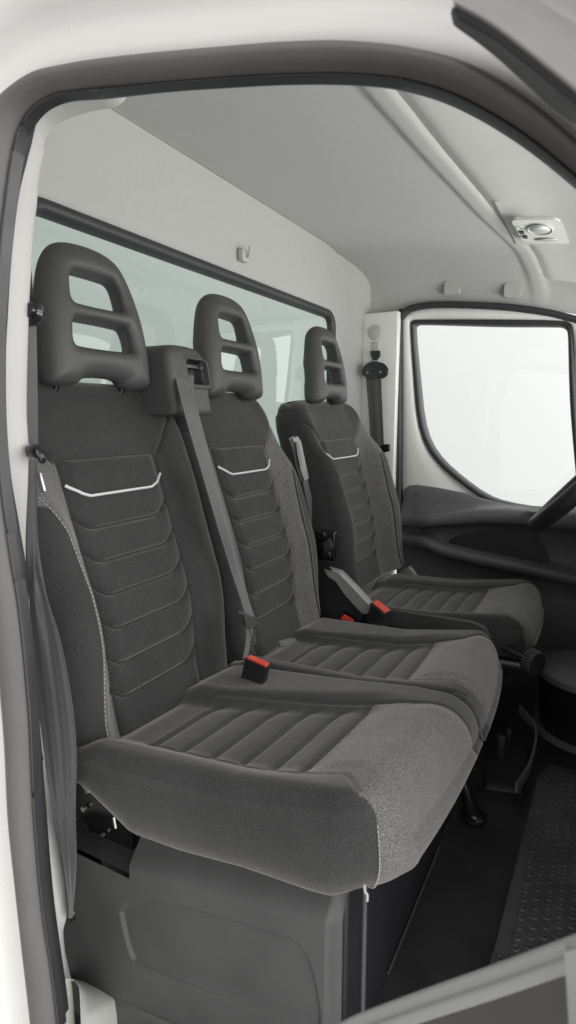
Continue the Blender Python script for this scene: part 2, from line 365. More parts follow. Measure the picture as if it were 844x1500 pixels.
def cushion(xl,xr,y0,y1,zL,zR,zb,px0,px1,gy,hy,parent,dish=.022,rf=.070,stitchL=False,heat=(.02,.02),hside=None,cornerL=.10,cornerR=.06,rL=.028,rR=.045,bow=(0,0)):
    nu,nv=150,190
    a=np.linspace(-1,1,nu); us=.5+.5*np.sign(a)*(1-(1-np.abs(a))**1.5)
    vs=np.linspace(0,1,nv); ys=y0+(y1-y0)*(1-(1-vs)**1.6)
    def xe(y,c):
        q=np.clip((y-(y1-c))/c,0,1); return c*(1-np.sqrt(np.maximum(1-q*q,0)))*.95
    xL=xl+xe(ys,cornerL); xR=xr-xe(ys,cornerR)
    x=xL[:,None]+(xR-xL)[:,None]*us[None,:]; y=np.repeat(ys[:,None],nu,1)
    px=lambda yy,e: np.interp(yy,[gy[0],gy[-1]],e)
    def ztop(x,y):
        A=np.interp(y,[p[0] for p in zL],[p[1] for p in zL]); B=np.interp(y,[p[0] for p in zR],[p[1] for p in zR])
        k=np.clip((x-xl)/(xr-xl),0,1); z=A*(1-k)+B*k
        l,r=px(y,px0),px(y,px1); h=.5*(r-l); c=.5*(l+r); q=np.clip(1-(np.abs(x-c)-h*.75)/(h*.55),0,1)
        z=z-dish*q*q*(3-2*q)*sstep(y1-.02,y1-.22,y)
        aL=xl+xe(y,cornerL); aR=xr-xe(y,cornerR)
        z=z-np.sqrt(ro(x-aL,rL)**2+ro(aR-x,rR)**2+ro((y1-y),rf)**2)
        z=z-.02*sstep(y0+.06,y0,y)
        return z
    z=ztop(x,y); P=np.stack([x.ravel(),y.ravel()],1)
    gd=np.full(len(P),9.); l0=[];pl,pr=[],[]
    for i,g in enumerate(gy):
        xa,xb=np.interp(g,[gy[0],gy[-1]],px0),np.interp(g,[gy[0],gy[-1]],px1)
        if i<len(gy)-1: gd=np.minimum(gd,line_d(P,[(xa+.004,g-.002),(xa+.014,g),(xb-.05,g),(xb-.022,g+.006),(xb-.004,g+.024)]))
    gd=gd.reshape(x.shape)
    l,r=np.interp(y,[gy[0],gy[-1]],px0),np.interp(y,[gy[0],gy[-1]],px1)
    inp=(x>l-.002)&(x<r+.002)&(y>gy[0]-.012)&(y<gy[-1])
    ef=sstep(0,.03,x-l+.004)*sstep(0,.05,r-x+.004)*sstep(gy[-1]+.002,gy[-1]-.02,y)
    z=z+np.where(inp,(.0030*(1-np.exp(-gd/.016))-.0038*np.exp(-(gd/.0044)**2))*ef,0)
    sm=[[(px0[0]+.015,gy[0]-.01),(px0[1],gy[-1]),(px1[1],gy[-1]),(px1[0]+.01,gy[0]-.01)]]
    sd=np.full(len(P),9.)
    for g in sm: sd=np.minimum(sd,line_d(P,g))
    seamL=[(xl+.004,y0+.08),(xl+.004,y1-.07),(xl+.02,y1-.035)]
    sd=np.minimum(sd,line_d(P,seamL))
    # heather front panel
    hl=[(px0[1],hy),(px0[1]+.002,y1-.09),(xl+heat[0],y1-.05),(xl+heat[0]-.0,y1+.02)]
    hrr=[(px1[1],hy),(px1[1]+.012,y1-.09),(xr-heat[1],y1-.03),(xr-heat[1]+.012,y1+.02)]
    hp=np.array(hl+hrr[::-1]); hm=poly_sd(P,hp)
    sd=np.minimum(sd,np.abs(hm)); sd=sd.reshape(x.shape)
    z=z-.0034*np.exp(-(sd/.0034)**2)
    z=z+.006*sstep(0,.04,hm.reshape(x.shape))
    kx=np.clip((x-xl)/(xr-xl),0,1); vv=np.clip((y-y0)/(y1-y0),0,1)**3
    y=y-vv*(bow[0]*(1-kx)**2.2+bow[1]*kx**2.2)
    front=np.stack([x,y,z],-1).reshape(-1,3)
    ring=[j*nu for j in range(nv)]+[(nv-1)*nu+i for i in range(1,nu)]+[j*nu+nu-1 for j in range(nv-2,-1,-1)]+[i for i in range(nu-2,0,-1)]
    r_=np.array(ring); bx,by,bz=x.ravel()[r_],y.ravel()[r_],z.ravel()[r_]
    tx=np.gradient(bx);ty=np.gradient(by); L=np.hypot(tx,ty)+1e-9; nx_,ny_=-ty/L,tx/L   # outward (loop runs clockwise)
    zbv=np.minimum(np.interp(by,[p[0] for p in zb],[p[1] for p in zb]),bz-.015)
    rows=[];hh=[]
    for q in (.08,.2,.35,.5,.65,.8,.92,1.0):
        bul=.009*math.sin(math.pi*min(q*1.05,1))+(-.020*max(0,(q-.8)/.2)**2)-.030*np.clip(ny_,0,1)*max(0,(q-.4)/.6)**2
        rows.append(np.stack([bx+nx_*bul,by+ny_*bul,bz*(1-q)+zbv*q],1)); hh.append(hm[r_])
    rows.append(np.stack([bx-nx_*.06,by-ny_*.06,zbv-.0],1)); hh.append(np.full(len(r_),-1.))
    V=np.concatenate([front]+rows); H=np.concatenate([hm]+hh)
    f=gridf(nv,nu); off=nu*nv; m=len(r_); prev=r_
    for k in range(len(rows)):
        cur=off+k*m+np.arange(m)
        for i in range(m): j=(i+1)%m; f.append((prev[i],cur[i],cur[j],prev[j]))
        prev=cur
    f.append(tuple(int(x) for x in prev))
    c=mesh('seat_cushion',V,f,MT['fabric'],parent,attrs={'heather':H})
    if stitchL:
        ln=resample(hl[:3],120)
        # seam thread: along the top of the heather edge, then down the front corner
        zz=ztop(ln[:,0],ln[:,1])+.004; top=np.stack([ln[:,0],ln[:,1],zz],1)[70:]
        ii=np.argmin(np.abs(bx-(xl+heat[0]))+np.where(by>y1-.09,0,9)); 
        dn=[front[r_[ii]]+np.array([nx_[ii],ny_[ii],0])*.002]+[rw[ii]+np.array([nx_[ii],ny_[ii],0])*.002 for rw in rows[:-1]]
        pth=catmull(np.vstack([dn]),200)
        stitches(c,lambda q:pth,None,MT['thread'],pitch=.005,ln=.0032,w=.0005)
    return c
# ---- headrest mesh (one shape, reused)
def headrest_mesh():
    out=[(-.112,.006),(-.111,.06),(-.106,.12),(-.096,.178),(-.079,.222),(-.051,.243),(0,.249),(.051,.243),(.079,.222),(.096,.178),(.106,.12),(.111,.06),(.112,.006),(.102,-.002),(.054,-.002),(.042,.016),(-.042,.016),(-.054,-.002),(-.102,-.002)]
    out=smooth(out,2,True)
    h1=smooth([(-.056,.142),(-.054,.160),(-.048,.186),(-.038,.194),(.038,.194),(.048,.186),(.054,.160),(.056,.142),(.047,.137),(-.047,.137)],2,True)
    h2=smooth([(-.065,.070),(-.064,.088),(-.060,.107),(-.055,.113),(.055,.113),(.060,.107),(.064,.088),(.065,.070),(.057,.0645),(-.057,.0645)],2,True)
    def f(G):
        s,n,t=G[:,0],G[:,1],G[:,2]; Q=np.stack([s,t],1)
        o=-poly_sd(Q,out); n0=.010*(s/.12)**2*0-.012*sstep(.05,.25,t)
        th=.036-.008*sstep(.10,.25,t)
        d=smax(o,np.abs(n-n0)-th,.042)
        w_=1+.28*np.clip((.016-n)/.045,0,1); Qh=np.stack([s/w_,t],1); d=smax(d,poly_sd(Qh,h1),.022); d=smax(d,poly_sd(Qh,h2),.022)
        # recessed crossbar
        return d
    V,Q=surfnets(f,(-.135,-.07,-.012),(.135,.055,.256),.0030)
    return V,Q
HV,HQ=headrest_mesh(); HRM=None
def headrest(cx,parent,yaw=0,dz=.004):
    global HRM
    if HRM is None:
        o=mesh('headrest',HV,HQ,MT['soft'],None); HRM=o.data; bpy.data.objects.remove(o)
    h=bpy.data.objects.new('headrest',HRM); COL.objects.link(h)
    m=Matrix.Translation((cx,-.812,1.058-dz))@Matrix.Rotation(yaw,4,'Z')@Matrix.Rotation(R(3.5),4,'X')@Matrix.Diagonal((1.08,1,1,1))
    h.parent=parent; h.matrix_parent_inverse=WL[parent.name].inverted(); h.matrix_basis=m; WL[h.name]=m
    for sx in (-.072,.072):
        tube('headrest_post',[m@Vector((sx,-.008,.03)),m@Vector((sx,-.020,.0)),m@Vector((sx,-.036,-.03))],.0058,MT['gloss'],h)
    return h
# ---- the double bench
bench=thing('passenger_bench',(.99,-.45,.10),'charcoal fabric double bench seat nearest the open doorway, two headrests with slots','bench seat')
b1,srf1=backrest(.78,.215,.246,.117,.080,bench,True,False,.036,.010,tapR=(.0,.03))
b2,srf2=backrest(1.21,.180,.222,.117,.080,bench,False,True,.010,.036,tapL=(.0,.03))
headrest(.792,bench); headrest(1.222,bench,dz=.012)
zb1=[(-.69,.478),(-.665,.470),(-.62,.448),(-.55,.404),(-.47,.409),(-.37,.424),(-.27,.430),(-.205,.440),(-.175,.437),(-.14,.436)]
cushion(.557,.992,-.69,-.150,[(-.66,.52),(-.39,.548),(-.185,.585),(-.14,.585)],[(-.66,.492),(-.425,.512),(-.26,.53),(-.14,.53)],zb1,
        (.622,.620),(.815,.885),[-.575,-.520,-.465,-.412,-.360,-.312],-.310,bench,stitchL=True,heat=(.022,.075),cornerR=.015,rR=.034,cornerL=.08,bow=(.028,.004))
tf=onx(534,1296,.556)
tube('thread_tuft',catmull([tf,tf+[-.003,.002,-.006],tf+[-.001,.004,-.010],tf+[-.004,.005,-.016]],10),.0014,MT['thread'],bench,n=6)
zb2=[(-.67,.42),(-.19,.432),(-.12,.435)]
cushion(.997,1.425,-.69,-.150,[(-.66,.488),(-.4,.497),(-.2,.522),(-.14,.522)],[(-.66,.464),(-.4,.472),(-.2,.503),(-.14,.503)],zb2,
        (1.062,1.060),(1.25,1.315),[-.575,-.520,-.465,-.412,-.360,-.312],-.310,bench,heat=(.055,.05),cornerL=.012,cornerR=.075,rL=.026,bow=(.004,.04))
# belt outlet housing on top of the bench back
def outlet():
    c=np.array([.982,-.800,1.075])
    poly=smooth([(-.064,-.072),(-.064,-.06),(-.061,.045),(-.052,.064),(-.03,.07),(.03,.07),(.052,.064),(.061,.045),(.064,-.06),(.064,-.072)],1,True)
    def f(G):
        q=G-c; Qs=np.stack([q[:,0],q[:,2]],1); o=-poly_sd(Qs,poly)
        d=smax(o,np.abs(q[:,1]+.16*(q[:,2]))-.052,.022)
        sl=smax(np.abs(q[:,0]-.022)-.034,np.abs(q[:,2]-.018)-.024,.012); sl=smax(sl,-(q[:,1]-.012),.01)
        lip=smax(np.abs(q[:,0]-.022)-.040,np.abs(q[:,2]-.016)-.031,.012); lip=smax(lip,np.abs(q[:,1]+.16*q[:,2]-.053)-.0045,.006)
        d=smin(d,lip,.004)
        return smax(d,-sl,.006)
    V,Q=surfnets(f,c-[.09,.08,.085],c+[.09,.08,.08],.003)
    o=mesh('belt_outlet',V,Q,MT['soft'],bench)
    box('guide_bar',c+[-.012,.022,.024],c+[.056,.040,.036],MT['gloss'],o,bevel=.003)
    return o
outlet()
# bench base: moulded side cover with an outlined panel pressed into it
def side_cover():
    poly=smooth([(-.625,.270),(-.606,.165),(-.585,.147),(-.30,.199),(-.272,.208),(-.270,.235),(-.283,.30),(-.30,.325),(-.33,.325)],2,True)
    V=[];f=[]
    def patch(Y,Zz):
        yy,zz=np.meshgrid(Y,Zz); P=np.stack([yy.ravel(),zz.ravel()],1); sd=poly_sd(P,poly).reshape(yy.shape)
        band=np.interp(yy,[-.76,-.6,-.235],[.292,.315,.372])
        x=.592+.030*sstep(0,.045,zz-band)+.0055*sstep(-.0025,.004,sd)+.016*sstep(-.266,-.247,yy)
        x=x+.004*np.exp(-((zz-np.interp(yy,[-.7,-.247],[.045,.12]))/.006)**2)
        o=len(V); V.extend(np.stack([x.ravel(),yy.ravel(),zz.ravel()],1)); f.extend(gridf(len(Zz),len(Y),off=o))
        return o
    nz=120
    Ya=np.r_[np.linspace(-.77,-.597,130),np.linspace(-.594,-.247,260)]; Za=np.linspace(-.02,.300,230); patch(Ya,Za)
    Yb=Ya[130:]; patch(Yb,np.linspace(.300,.44,90))
    o=len(V)      # ledge on top of the low rear part and return faces
    V.extend([(.600,-.77,.300),(.600,-.597,.300),(.66,-.597,.300),(.66,-.77,.300),(.622,-.594,.300),(.622,-.594,.44),(.66,-.594,.44),(.66,-.594,.300)])
    f.extend([(o,o+1,o+2,o+3),(o+4,o+5,o+6,o+7)])
    return mesh('side_cover',V,f,MT['plastic'],bench,auto=45,recalc=False)
side_cover()
box('base_box',(.665,-.74,.10),(1.385,-.275,.425),MT['black'],bench,bevel=.01)
box('base_front',(.628,-.272,.085),(1.385,-.2485,.425),MT['black'],bench,bevel=.006)
tube('base_edge_glint',[(.618,-.222,.43),(.617,-.221,.25),(.617,-.220,.06)],.003,MT['plastic'],bench)  # thin tube shaped in to imitate the highlight along a panel edge
tube('base_skirt_rib',[(.80,-.245,.112),(1.09,-.245,.103),(1.13,-.245,.106)],.0025,MT['plastic'],bench)
# folding hinge bracket in the notch
br=prism('hinge_bracket',[onx(*p,.640) for p in ((113,1135),(135,1150),(165,1180),(193,1225),(194,1268),(150,1250),(125,1200),(112,1160))],(.012,0,0),MT['gloss'],bench,bevel=.002)
for p in ((125,1183),(152,1222),(153,1232),(178,1262),(187,1266)): 
    c=onx(*p,.637); tube('bolt',[c,c+np.array([-.006,0,0])],.0045,MT['metal'],br,n=8)
tube('hinge_tube',[onx(112,1118,.628),onx(122,1142,.628),onx(131,1160,.628)],.006,MT['metal'],bench)
tube('hinge_pin',[onx(167,1196,.628),onx(170,1212,.628)],.0035,MT['metal'],bench)
# pull tab at the root of the rear cushion
ribbon('pull_tab',[onz(408,940,.50),onz(424,936,.502),onz(433,935,.506)],[onz(413,948,.50),onz(427,945,.502),onz(436,941,.506)],MT['belt'],bench,th=.003,n=12,m=4)
# ---- driver seat
drv=thing('single_seat',(1.78,-.40,.10),'single charcoal fabric driver seat farthest from the doorway, beside the white door','seat')
backrest(1.80,.235,.272,.140,.100,drv,False,True,.052,.060,curve=.010,T=.562,rc=.09)
headrest(1.785,drv,dz=.012)
zb3=[(-.66,.36),(-.25,.365),(-.16,.375),(-.10,.375)]
cushion(1.56,2.04,-.68,-.118,[(-.64,.452),(-.4,.462),(-.2,.485),(-.1,.488)],[(-.64,.445),(-.4,.452),(-.2,.478),(-.1,.48)],zb3,
        (1.63,1.63),(1.90,1.92),[-.56,-.505,-.450,-.396,-.345,-.295],-.290,drv,heat=(.03,.04),cornerL=.08,cornerR=.08,bow=(.02,.03))
# base of the driver seat
box('seat_plinth',(1.58,-.62,.10),(1.99,-.24,.345),MT['black'],drv,bevel=.015)
box('slide_rail',(1.555,-.60,.345),(1.585,-.14,.372),MT['gloss'],drv,bevel=.004)
box('slide_rail',(1.985,-.60,.345),(2.015,-.14,.372),MT['gloss'],drv,bevel=.004)
mesh_sv=[(onx(560,898,1.535)),(onx(705,935,1.535)),(onx(712,925,1.535)),(onx(690,918,1.535)),(onx(600,902,1.535))]
# side valance under the cushion edge
prism('side_valance',[onx(*p,1.525) for p in ((540,908),(700,938),(716,936),(708,922),(690,914),(600,900),(560,893),(535,895))],(.02,0,0),MT['plastic'],drv,bevel=.004)
# height knob
def lathe(name,prof,origin,axis,mat,parent=None,n=36,rib=0,**k):
    ax=np.array(axis,float); ax/=np.linalg.norm(ax); u=np.cross(ax,[0,0,1.] if abs(ax[2])<.9 else [1.,0,0]); u/=np.linalg.norm(u); w=np.cross(ax,u); o=np.array(origin,float); rows=[]
    for a,r in prof:
        rows.append([o+ax*a+(r*(1+(rib*(i%2) if r>.02 else 0)))*(math.cos(t)*u+math.sin(t)*w) for i,t in enumerate(np.linspace(0,2*math.pi,n,endpoint=False))])
    return loft(name,rows,mat,parent,closed=True,cap=True,auto=35,**k)
kc=onx(773,967,1.50)
lathe('adjuster_knob',[(0,.012),(.004,.031),(.024,.031),(.030,.027),(.031,.012)],kc,(-.55,.83,0),MT['black'],drv,n=56,rib=.06)
tube('adjuster_rod',[kc,kc+np.array([.10,-.12,0])],.007,MT['black'],drv)
# recliner hinge and lever on the near side
hb=box('recliner_plate',onx(478,800,1.545)-[.012,.035,.04],onx(478,800,1.545)+[.0,.035,.05],MT['gloss'],drv,bevel=.008)
for p in ((473,783),(481,812)):
    c=onx(*p,1.53); lathe('hinge_bolt',[(0,.013),(.010,.013),(.013,.009)],c,(-1,0,0),MT['gloss'],hb,n=16)
prism('hinge_tab',[onx(*p,1.528) for p in ((473,796),(482,789),(487,801),(486,804),(475,806))],(.006,0,0),MT['metal'],hb,bevel=.001)
lv=[onx(*p,1.47) for p in ((480,838),(494,842),(508,856),(525,874),(539,889),(538,896),(532,896),(520,884),(506,868),(494,850),(482,842))]
prism('recliner_lever',lv,(.035,0,0),MT['lever'],drv,bevel=.006)
prism('side_console',[onx(*p,1.478) for p in ((478,840),(494,850),(506,868),(520,884),(532,897),(524,915),(470,935),(440,935),(450,880))],(.03,0,0),MT['black'],drv,bevel=.004)
prism('seat_side_shield',[onx(*p,2.06) for p in ((598,832),(610,848),(600,852),(586,851),(588,838))],(.03,0,0),MT['lever'],drv,bevel=.003)

# ================================================================== belts
GB='seat belts'
# near pillar belt
nb=thing('seat_belt',(.51,-.62,1.12),'dark grey seat belt hanging slack on the white pillar at the left doorway edge','seat belt',GB)
X0=.562
ribbon('webbing',[onx(39,470,X0),onx(39,560,X0),onx(40,660,X0)],[onx(53,470,X0+.012),onx(55,560,X0+.012),onx(56,660,X0+.012)],MT['belt'],nb)
gd=lathe('belt_guide',[(0,.016),(.004,.020),(.016,.020),(.022,.014)],onx(44,458,.572),(-.75,.6,0),MT['gloss'],nb,n=28)
lathe('guide_bolt',[(0,.010),(.005,.009)],onx(43,454,.55),(-1,.2,0),MT['gloss'],gd,n=14)
tube('belt_stopper',catmull([onx(40,664,.560),onx(50,660,.545),onx(58,668,.545),(onx(64,677,.55))],14),[.006,.008,.008,.008,.009,.009,.009,.009,.009,.009,.008,.007,.006,.004],MT['gloss'],nb)
prism('tongue',[onx(*p,.492) for p in ((54,694),(57,693),(64,719),(62,722),(59,720))],(.003,0,0),MT['metal'],nb,bevel=.0008)
def wr(t,u): return .004*np.sin(u*9+2)*math.exp(-((t-.18)/.16)**2)+.0005*np.sin(u*14)
LL=[(44,672),(44,720),(43,780),(42,840),(44,900),(48,950),(54,1010),(62,1080),(73,1160),(88,1236),(99,1313),(100,1345)]
RR=[(54,672),(52,720),(50,770),(57,830),(74,890),(88,935),(100,995),(108,1050),(112,1110),(111,1190),(112,1265),(106,1345)]
ribbon('lap_webbing',[onx(*p,.487+.02*i/11) for i,p in enumerate(LL)],[onx(*p,.500+.035*i/11) for i,p in enumerate(RR)],MT['lapbelt'],nb,n=110,m=25,wrinkle=wr)
lathe('anchor_bolt',[(0,.012),(.008,.010)],onx(103,1338,.545),(-1,0,0),MT['gloss'],nb,n=14)
# belt between the bench seats
mb=thing('seat_belt',(.975,-.75,1.09),'grey seat belt pulled down from the outlet between the two bench headrests','seat belt',GB)
def bp(px,py,y): return ony(px,py,y)
ys=[-.775,-.735,-.715,-.695,-.675,-.66,-.635,-.62]
LP=[(256,546),(262,575),(277,630),(298,700),(319,770),(337,828),(354,880),(361,905)]
RP=[(284,551),(285,580),(300,640),(322,715),(341,780),(355,840),(367,885),(374,905)]
ribbon('webbing',[bp(*p,y+.012) for p,y in zip(LP,ys)],[bp(*p,y+.016) for p,y in zip(RP,ys)],MT['belt'],mb,n=90,m=17,wrinkle=lambda t,u:.0022*np.sin(u*8.0+1.0)*sstep(.15,.8,np.array(t)))
tp=[bp(*p,-.600) for p in ((358,901),(372,905),(376,912),(371,921),(362,917))]
tg=prism('tongue_grip',tp,(.0,-.012,.004),MT['plastic'],mb,bevel=.002)
prism('tongue',[bp(*p,-.596) for p in ((370,922),(374,922),(376,943),(370,945))],(0,-.003,0),MT['metal'],tg,bevel=.0007)
ribbon('lap_webbing',[bp(361,915,-.606),bp(360,940,-.595),bp(356,965,-.58)],[bp(368,918,-.606),bp(366,945,-.595),bp(361,972,-.58)],MT['belt'],mb,n=16,m=5)
# driver belt
db=thing('seat_belt',(2.24,-.80,1.19),'dark seat belt on the far white pillar behind the driver seat','seat belt',GB)
ribbon('webbing',[onx(536,552,2.215),onx(540,600,2.215),onx(544,662,2.215)],[onx(558,552,2.215),onx(560,600,2.215),onx(563,662,2.215)],MT['belt'],db,wrinkle=lambda t,u:.002*np.sin(u*9))
gc=onx(549,543,2.225)
g2=prism('belt_guide',[onx(*p,2.205) for p in smooth([(531,548),(533,538),(542,531),(556,531),(564,538),(565,547),(558,553),(538,553)],2,True)],(.025,0,0),MT['gloss'],db,bevel=.004)
for p in ((538,546),(557,545)): lathe('guide_screw',[(0,.0055),(.003,.004)],onx(*p,2.202),(-1,0,0),MT['lever'],g2,n=12)
prism('belt_stopper',[onx(*p,2.20) for p in ((543,657),(557,655),(563,652),(568,652),(568,660),(558,663),(545,664))],(.02,0,0),MT['gloss'],db,bevel=.003)
prism('tongue',[onx(*p,2.195) for p in ((557,665),(560,662),(562,664),(555,672))],(.003,0,0),MT['metal'],db,bevel=.0006)
ribbon('lap_webbing',[onx(558,664,2.21),onx(562,700,2.20),onx(570,760,2.16)],[onx(564,664,2.21),onx(568,700,2.20),onx(578,760,2.16)],MT['belt'],db,n=24,m=5)
# belt lock strip between the seats
pk=thing('belt_lock_stalk',ony(440,690,-.70),'slim grey plastic belt stalk upright in the gap between bench and driver seat','belt stalk')
prism('stalk_frame',[ony(*p,-.745) for p in ((430,643),(436,640),(441,648),(449,686),(452,700),(447,704),(440,684),(434,655))],(0,-.012,.0),MT['lever'],pk,bevel=.002)
prism('stalk_slot',[ony(*p,-.740) for p in ((434,648),(437,647),(441,668),(443,684),(440,684),(436,666))],(0,-.004,0),MT['gloss'],pk,bevel=.0006)
prism('stalk_strap',[ony(*p,-.755) for p in ((440,686),(450,700),(466,770),(470,800),(464,800),(458,775))],(0,-.005,0),MT['belt'],pk,bevel=.001)
# buckles
def buckle(base,top,w,h,label,red):
    t=thing('belt_buckle',tuple(base),label,'belt buckle','red button belt buckles')
    return t
def buckle_px(face,red,depthv,label,y):
    c=np.mean([ony(*p,y) for p in face],0)
    t=thing('belt_buckle',tuple(c),label,'belt buckle','red button belt buckles')
    prism('housing',[ony(*p,y) for p in face],depthv,MT['plastic'],t,bevel=.004)
    return t
B1=thing('belt_buckle',(.955,-.58,.50),'belt buckle with bright red button between the two bench cushions','belt buckle','red button belt buckles')
def bk(t,P,xw,red_mat=MT['red']):
    # P: four corners of the push face (world), body hangs down from it
    P=[np.asarray(p,float) for p in P]; dn=np.array([0,-.012,-.045]); n=np.cross(P[1]-P[0],P[3]-P[0]); n/=np.linalg.norm(n); 
    if n[2]<0: n=-n
    hs=prism('housing',P,dn,MT['black'],t,bevel=.002)
    c=np.mean(P,0); ax1=(P[2]-P[1]+P[3]-P[0])*.5; ax2=(P[1]-P[0]+P[2]-P[3])*.5; Q=[c+a*ax1*.44+b*ax2*.34+n*.0008 for a,b in ((-1,-1),(-1,1),(1,1),(1,-1))]
    prism('push_button',Q,n*.0028,red_mat,t,bevel=.0009)
c1=[onz(*p,.545) for p in ((359,965),(367,961),(397,973),(390,979))]
bk(B1,c1,.03)
B2=thing('belt_buckle',onz(509,916,.50),'belt buckle mostly hidden behind the rear bench cushion, only red tip showing','belt buckle','red button belt buckles')
bk(B2,[onx(*p,1.455) for p in ((498,906),(506,898),(521,908),(513,915))],.03)
B3=thing('belt_buckle',onz(556,890,.47),'belt buckle with red button standing beside the driver seat cushion','belt buckle','red button belt buckles')
bk(B3,[onz(*p,.50) for p in ((543,884),(554,879),(573,894),(563,900))],.03)
# ================================================================== near doorway
fr=thing('doorway',(.45,-.2,0),'white painted door opening with thick dark rubber seal framing the picture','doorway')
inner=[(103,1560),(102,1498),(98,1452),(79,1313),(67,1170),(60,1080),(53,1003),(44,933),(42,864),(38,825),(27,760),(16,693),(10,613),(9,520),(12,460),(15,407),(21,340),(29,281),(40,236),(48,205),(56,175),(77,159),(107,149),(160,145),(250,135),(340,129),(422,125),(500,125),(560,129),(605,137),(660,155),(720,186),(780,226),(844,278),(900,330),(980,420),(1060,540),(1135,690),(1180,900)]
ridge=[(90,1560),(84,1495),(75,1420),(62,1332),(50,1190),(45,1067),(40,1000),(35,945),(27,880),(19,835),(11,781),(0,693),(-6,613),(-8,520),(-5,440),(1,367),(4,330),(8,300),(16,241),(27,193),(48,159),(80,140),(107,135),(160,130),(250,122),(340,115),(422,111),(500,110),(560,114),(605,121),(660,138),(720,168),(780,207),(844,260),(900,310),(990,405),(1075,530),(1152,685),(1198,900)]
outer=[(62,1560),(56,1498),(46,1400),(34,1289),(24,1195),(19,1088),(13,1010),(8,949),(0,872),(-8,830),(-18,770),(-28,700),(-34,620),(-36,540),(-34,460),(-30,400),(-26,340),(-20,270),(-9,205),(13,153),(32,135),(67,113),(107,103),(160,94),(250,85),(340,78),(422,72),(500,70),(560,74),(605,80),(680,97),(740,124),(800,164),(850,209),(915,270),(1010,370),(1100,500),(1182,670),(1232,900)]
NB=260
PC=np.array([430.,780.])
def polar(L):
    Q=catmull(np.array(L,float),900)-PC; a=np.unwrap(np.arctan2(Q[:,1],Q[:,0])); return a,np.hypot(Q[:,0],Q[:,1])
PL=[polar(L) for L in (inner,ridge,outer)]
a0=min(max(p[0][0],p[0][-1]) for p in PL); a1=max(min(p[0][0],p[0][-1]) for p in PL)
AS=np.linspace(a0,a1,NB*4)
def onxc(k,x):
    a,r=PL[k]
    if a[0]>a[-1]: a,r=a[::-1],r[::-1]
    rr=np.interp(AS,a,r); q=np.stack([PC[0]+rr*np.cos(AS),PC[1]+rr*np.sin(AS)],1)
    if q[0][1]<q[-1][1]: q=q[::-1]
    return q,x
qs=[onxc(k,x) for k,x in ((0,.470),(1,.452),(2,.455))]
d_=np.r_[0,np.cumsum(np.linalg.norm(np.diff(qs[1][0],axis=0),axis=1))]; pick=np.interp(np.linspace(0,d_[-1],NB),d_,np.arange(len(d_)))
ci,cr,co=[np.array([onx(np.interp(i,np.arange(len(q)),q[:,0]),np.interp(i,np.arange(len(q)),q[:,1]),x) for i in pick]) for q,x in qs]
# align samples by matching fraction (all three run bottom left -> top -> right)
Ti=np.gradient(ci,axis=0); Ti/=np.linalg.norm(Ti,axis=1)[:,None]; Ni=np.stack([0*Ti[:,0],-Ti[:,2],Ti[:,1]],1)
if Ni[10][1]>0: Ni=-Ni
lipm=.5*(ci+cr)
lip=[ci+Ni*.040+[.022,0,0],ci+Ni*.026+[.014,0,0],ci+Ni*.011+[.006,0,0],ci,.7*ci+.3*cr+[-.004,0,0],.35*ci+.65*cr+[-.005,0,0],.18*ci+.82*cr+[-.005,0,0],.06*ci+.94*cr+[.001,0,0],cr+[.014,0,0]]
loft('seal_lip',lip,MT['rubberdark'],fr)
bul=[cr+[.014,0,0],.96*cr+.04*co+[.003,0,0],.88*cr+.12*co+[-.006,0,0],.78*cr+.22*co+[-.012,0,0],.6*cr+.4*co+[-.019,0,0],.4*cr+.6*co+[-.021,0,0],.2*cr+.8*co+[-.018,0,0],.05*cr+.95*co+[-.010,0,0],co+[.0,0,0],co+[.02,0,0]]
loft('door_seal',bul,MT['rubber'],fr)
# body paint around: offset outward in the door plane
T=np.gradient(co,axis=0); T/=np.linalg.norm(T,axis=1)[:,None]; No=np.stack([0*T[:,0],-T[:,2],T[:,1]],1)
if No[10][1]>0: No=-No
for _ in range(30):
    q=np.vstack([No[:1],No,No[-1:]]); No=.5*No+.25*q[:-2]+.25*q[2:]
No/=np.linalg.norm(No,axis=1)[:,None]
prof=[(-.006,.010),(0,-.001),(.010,-.003),(.030,-.005),(.040,-.008),(.052,-.022),(.060,-.030),(.075,-.034),(.100,-.037),(.112,-.046),(.122,-.058),(.150,-.064),(.20,-.066),(.34,-.06),(.60,-.03),(.66,.06)]
loft('body_surround',[co+No*a+np.array([b,0,0]) for a,b in catmull(np.array(prof),60)],MT['paint'],fr)
# inner pillar trim on the left and header
pr_=[(70,1164),(62,1080),(56,1003),(50,933),(46,864),(46,800),(45,760),(43,693),(40,653),(37,600),(38,530),(39,493),(41,433),(46,360),(48,327),(52,292),(56,247),(63,215)]
pl_=[(40,1164),(34,1080),(27,1003),(20,933),(16,864),(10,800),(5,760),(-5,693),(-10,653),(-12,600),(-12,530),(-12,493),(-10,433),(-4,360),(0,327),(8,292),(18,247),(30,205)]
pr3=catmull([onx(*p,.545) for p in pr_],80); pl3=catmull([onx(*p,.490) for p in pl_],80)
loft('pillar_trim',[pl3,pl3*.7+pr3*.3+[-.006,0,0],pl3*.35+pr3*.65+[-.010,0,0],pl3*.08+pr3*.92+[-.008,0,0],pr3,pr3+[.012,-.012,0],pr3+[.03,-.04,0]],MT['trim'],fr)
hr_=[(63,218),(68,200),(80,185),(100,174),(120,167),(145,161),(165,158),(180,150),(186,140),(190,128)]
hl_=[(30,218),(38,190),(50,165),(75,148),(105,139),(135,135),(160,132),(180,128),(188,124),(194,118)]
h3=catmull([onx(*p,.545) for p in hr_],40); g3=catmull([onx(*p,.485) for p in hl_],40)
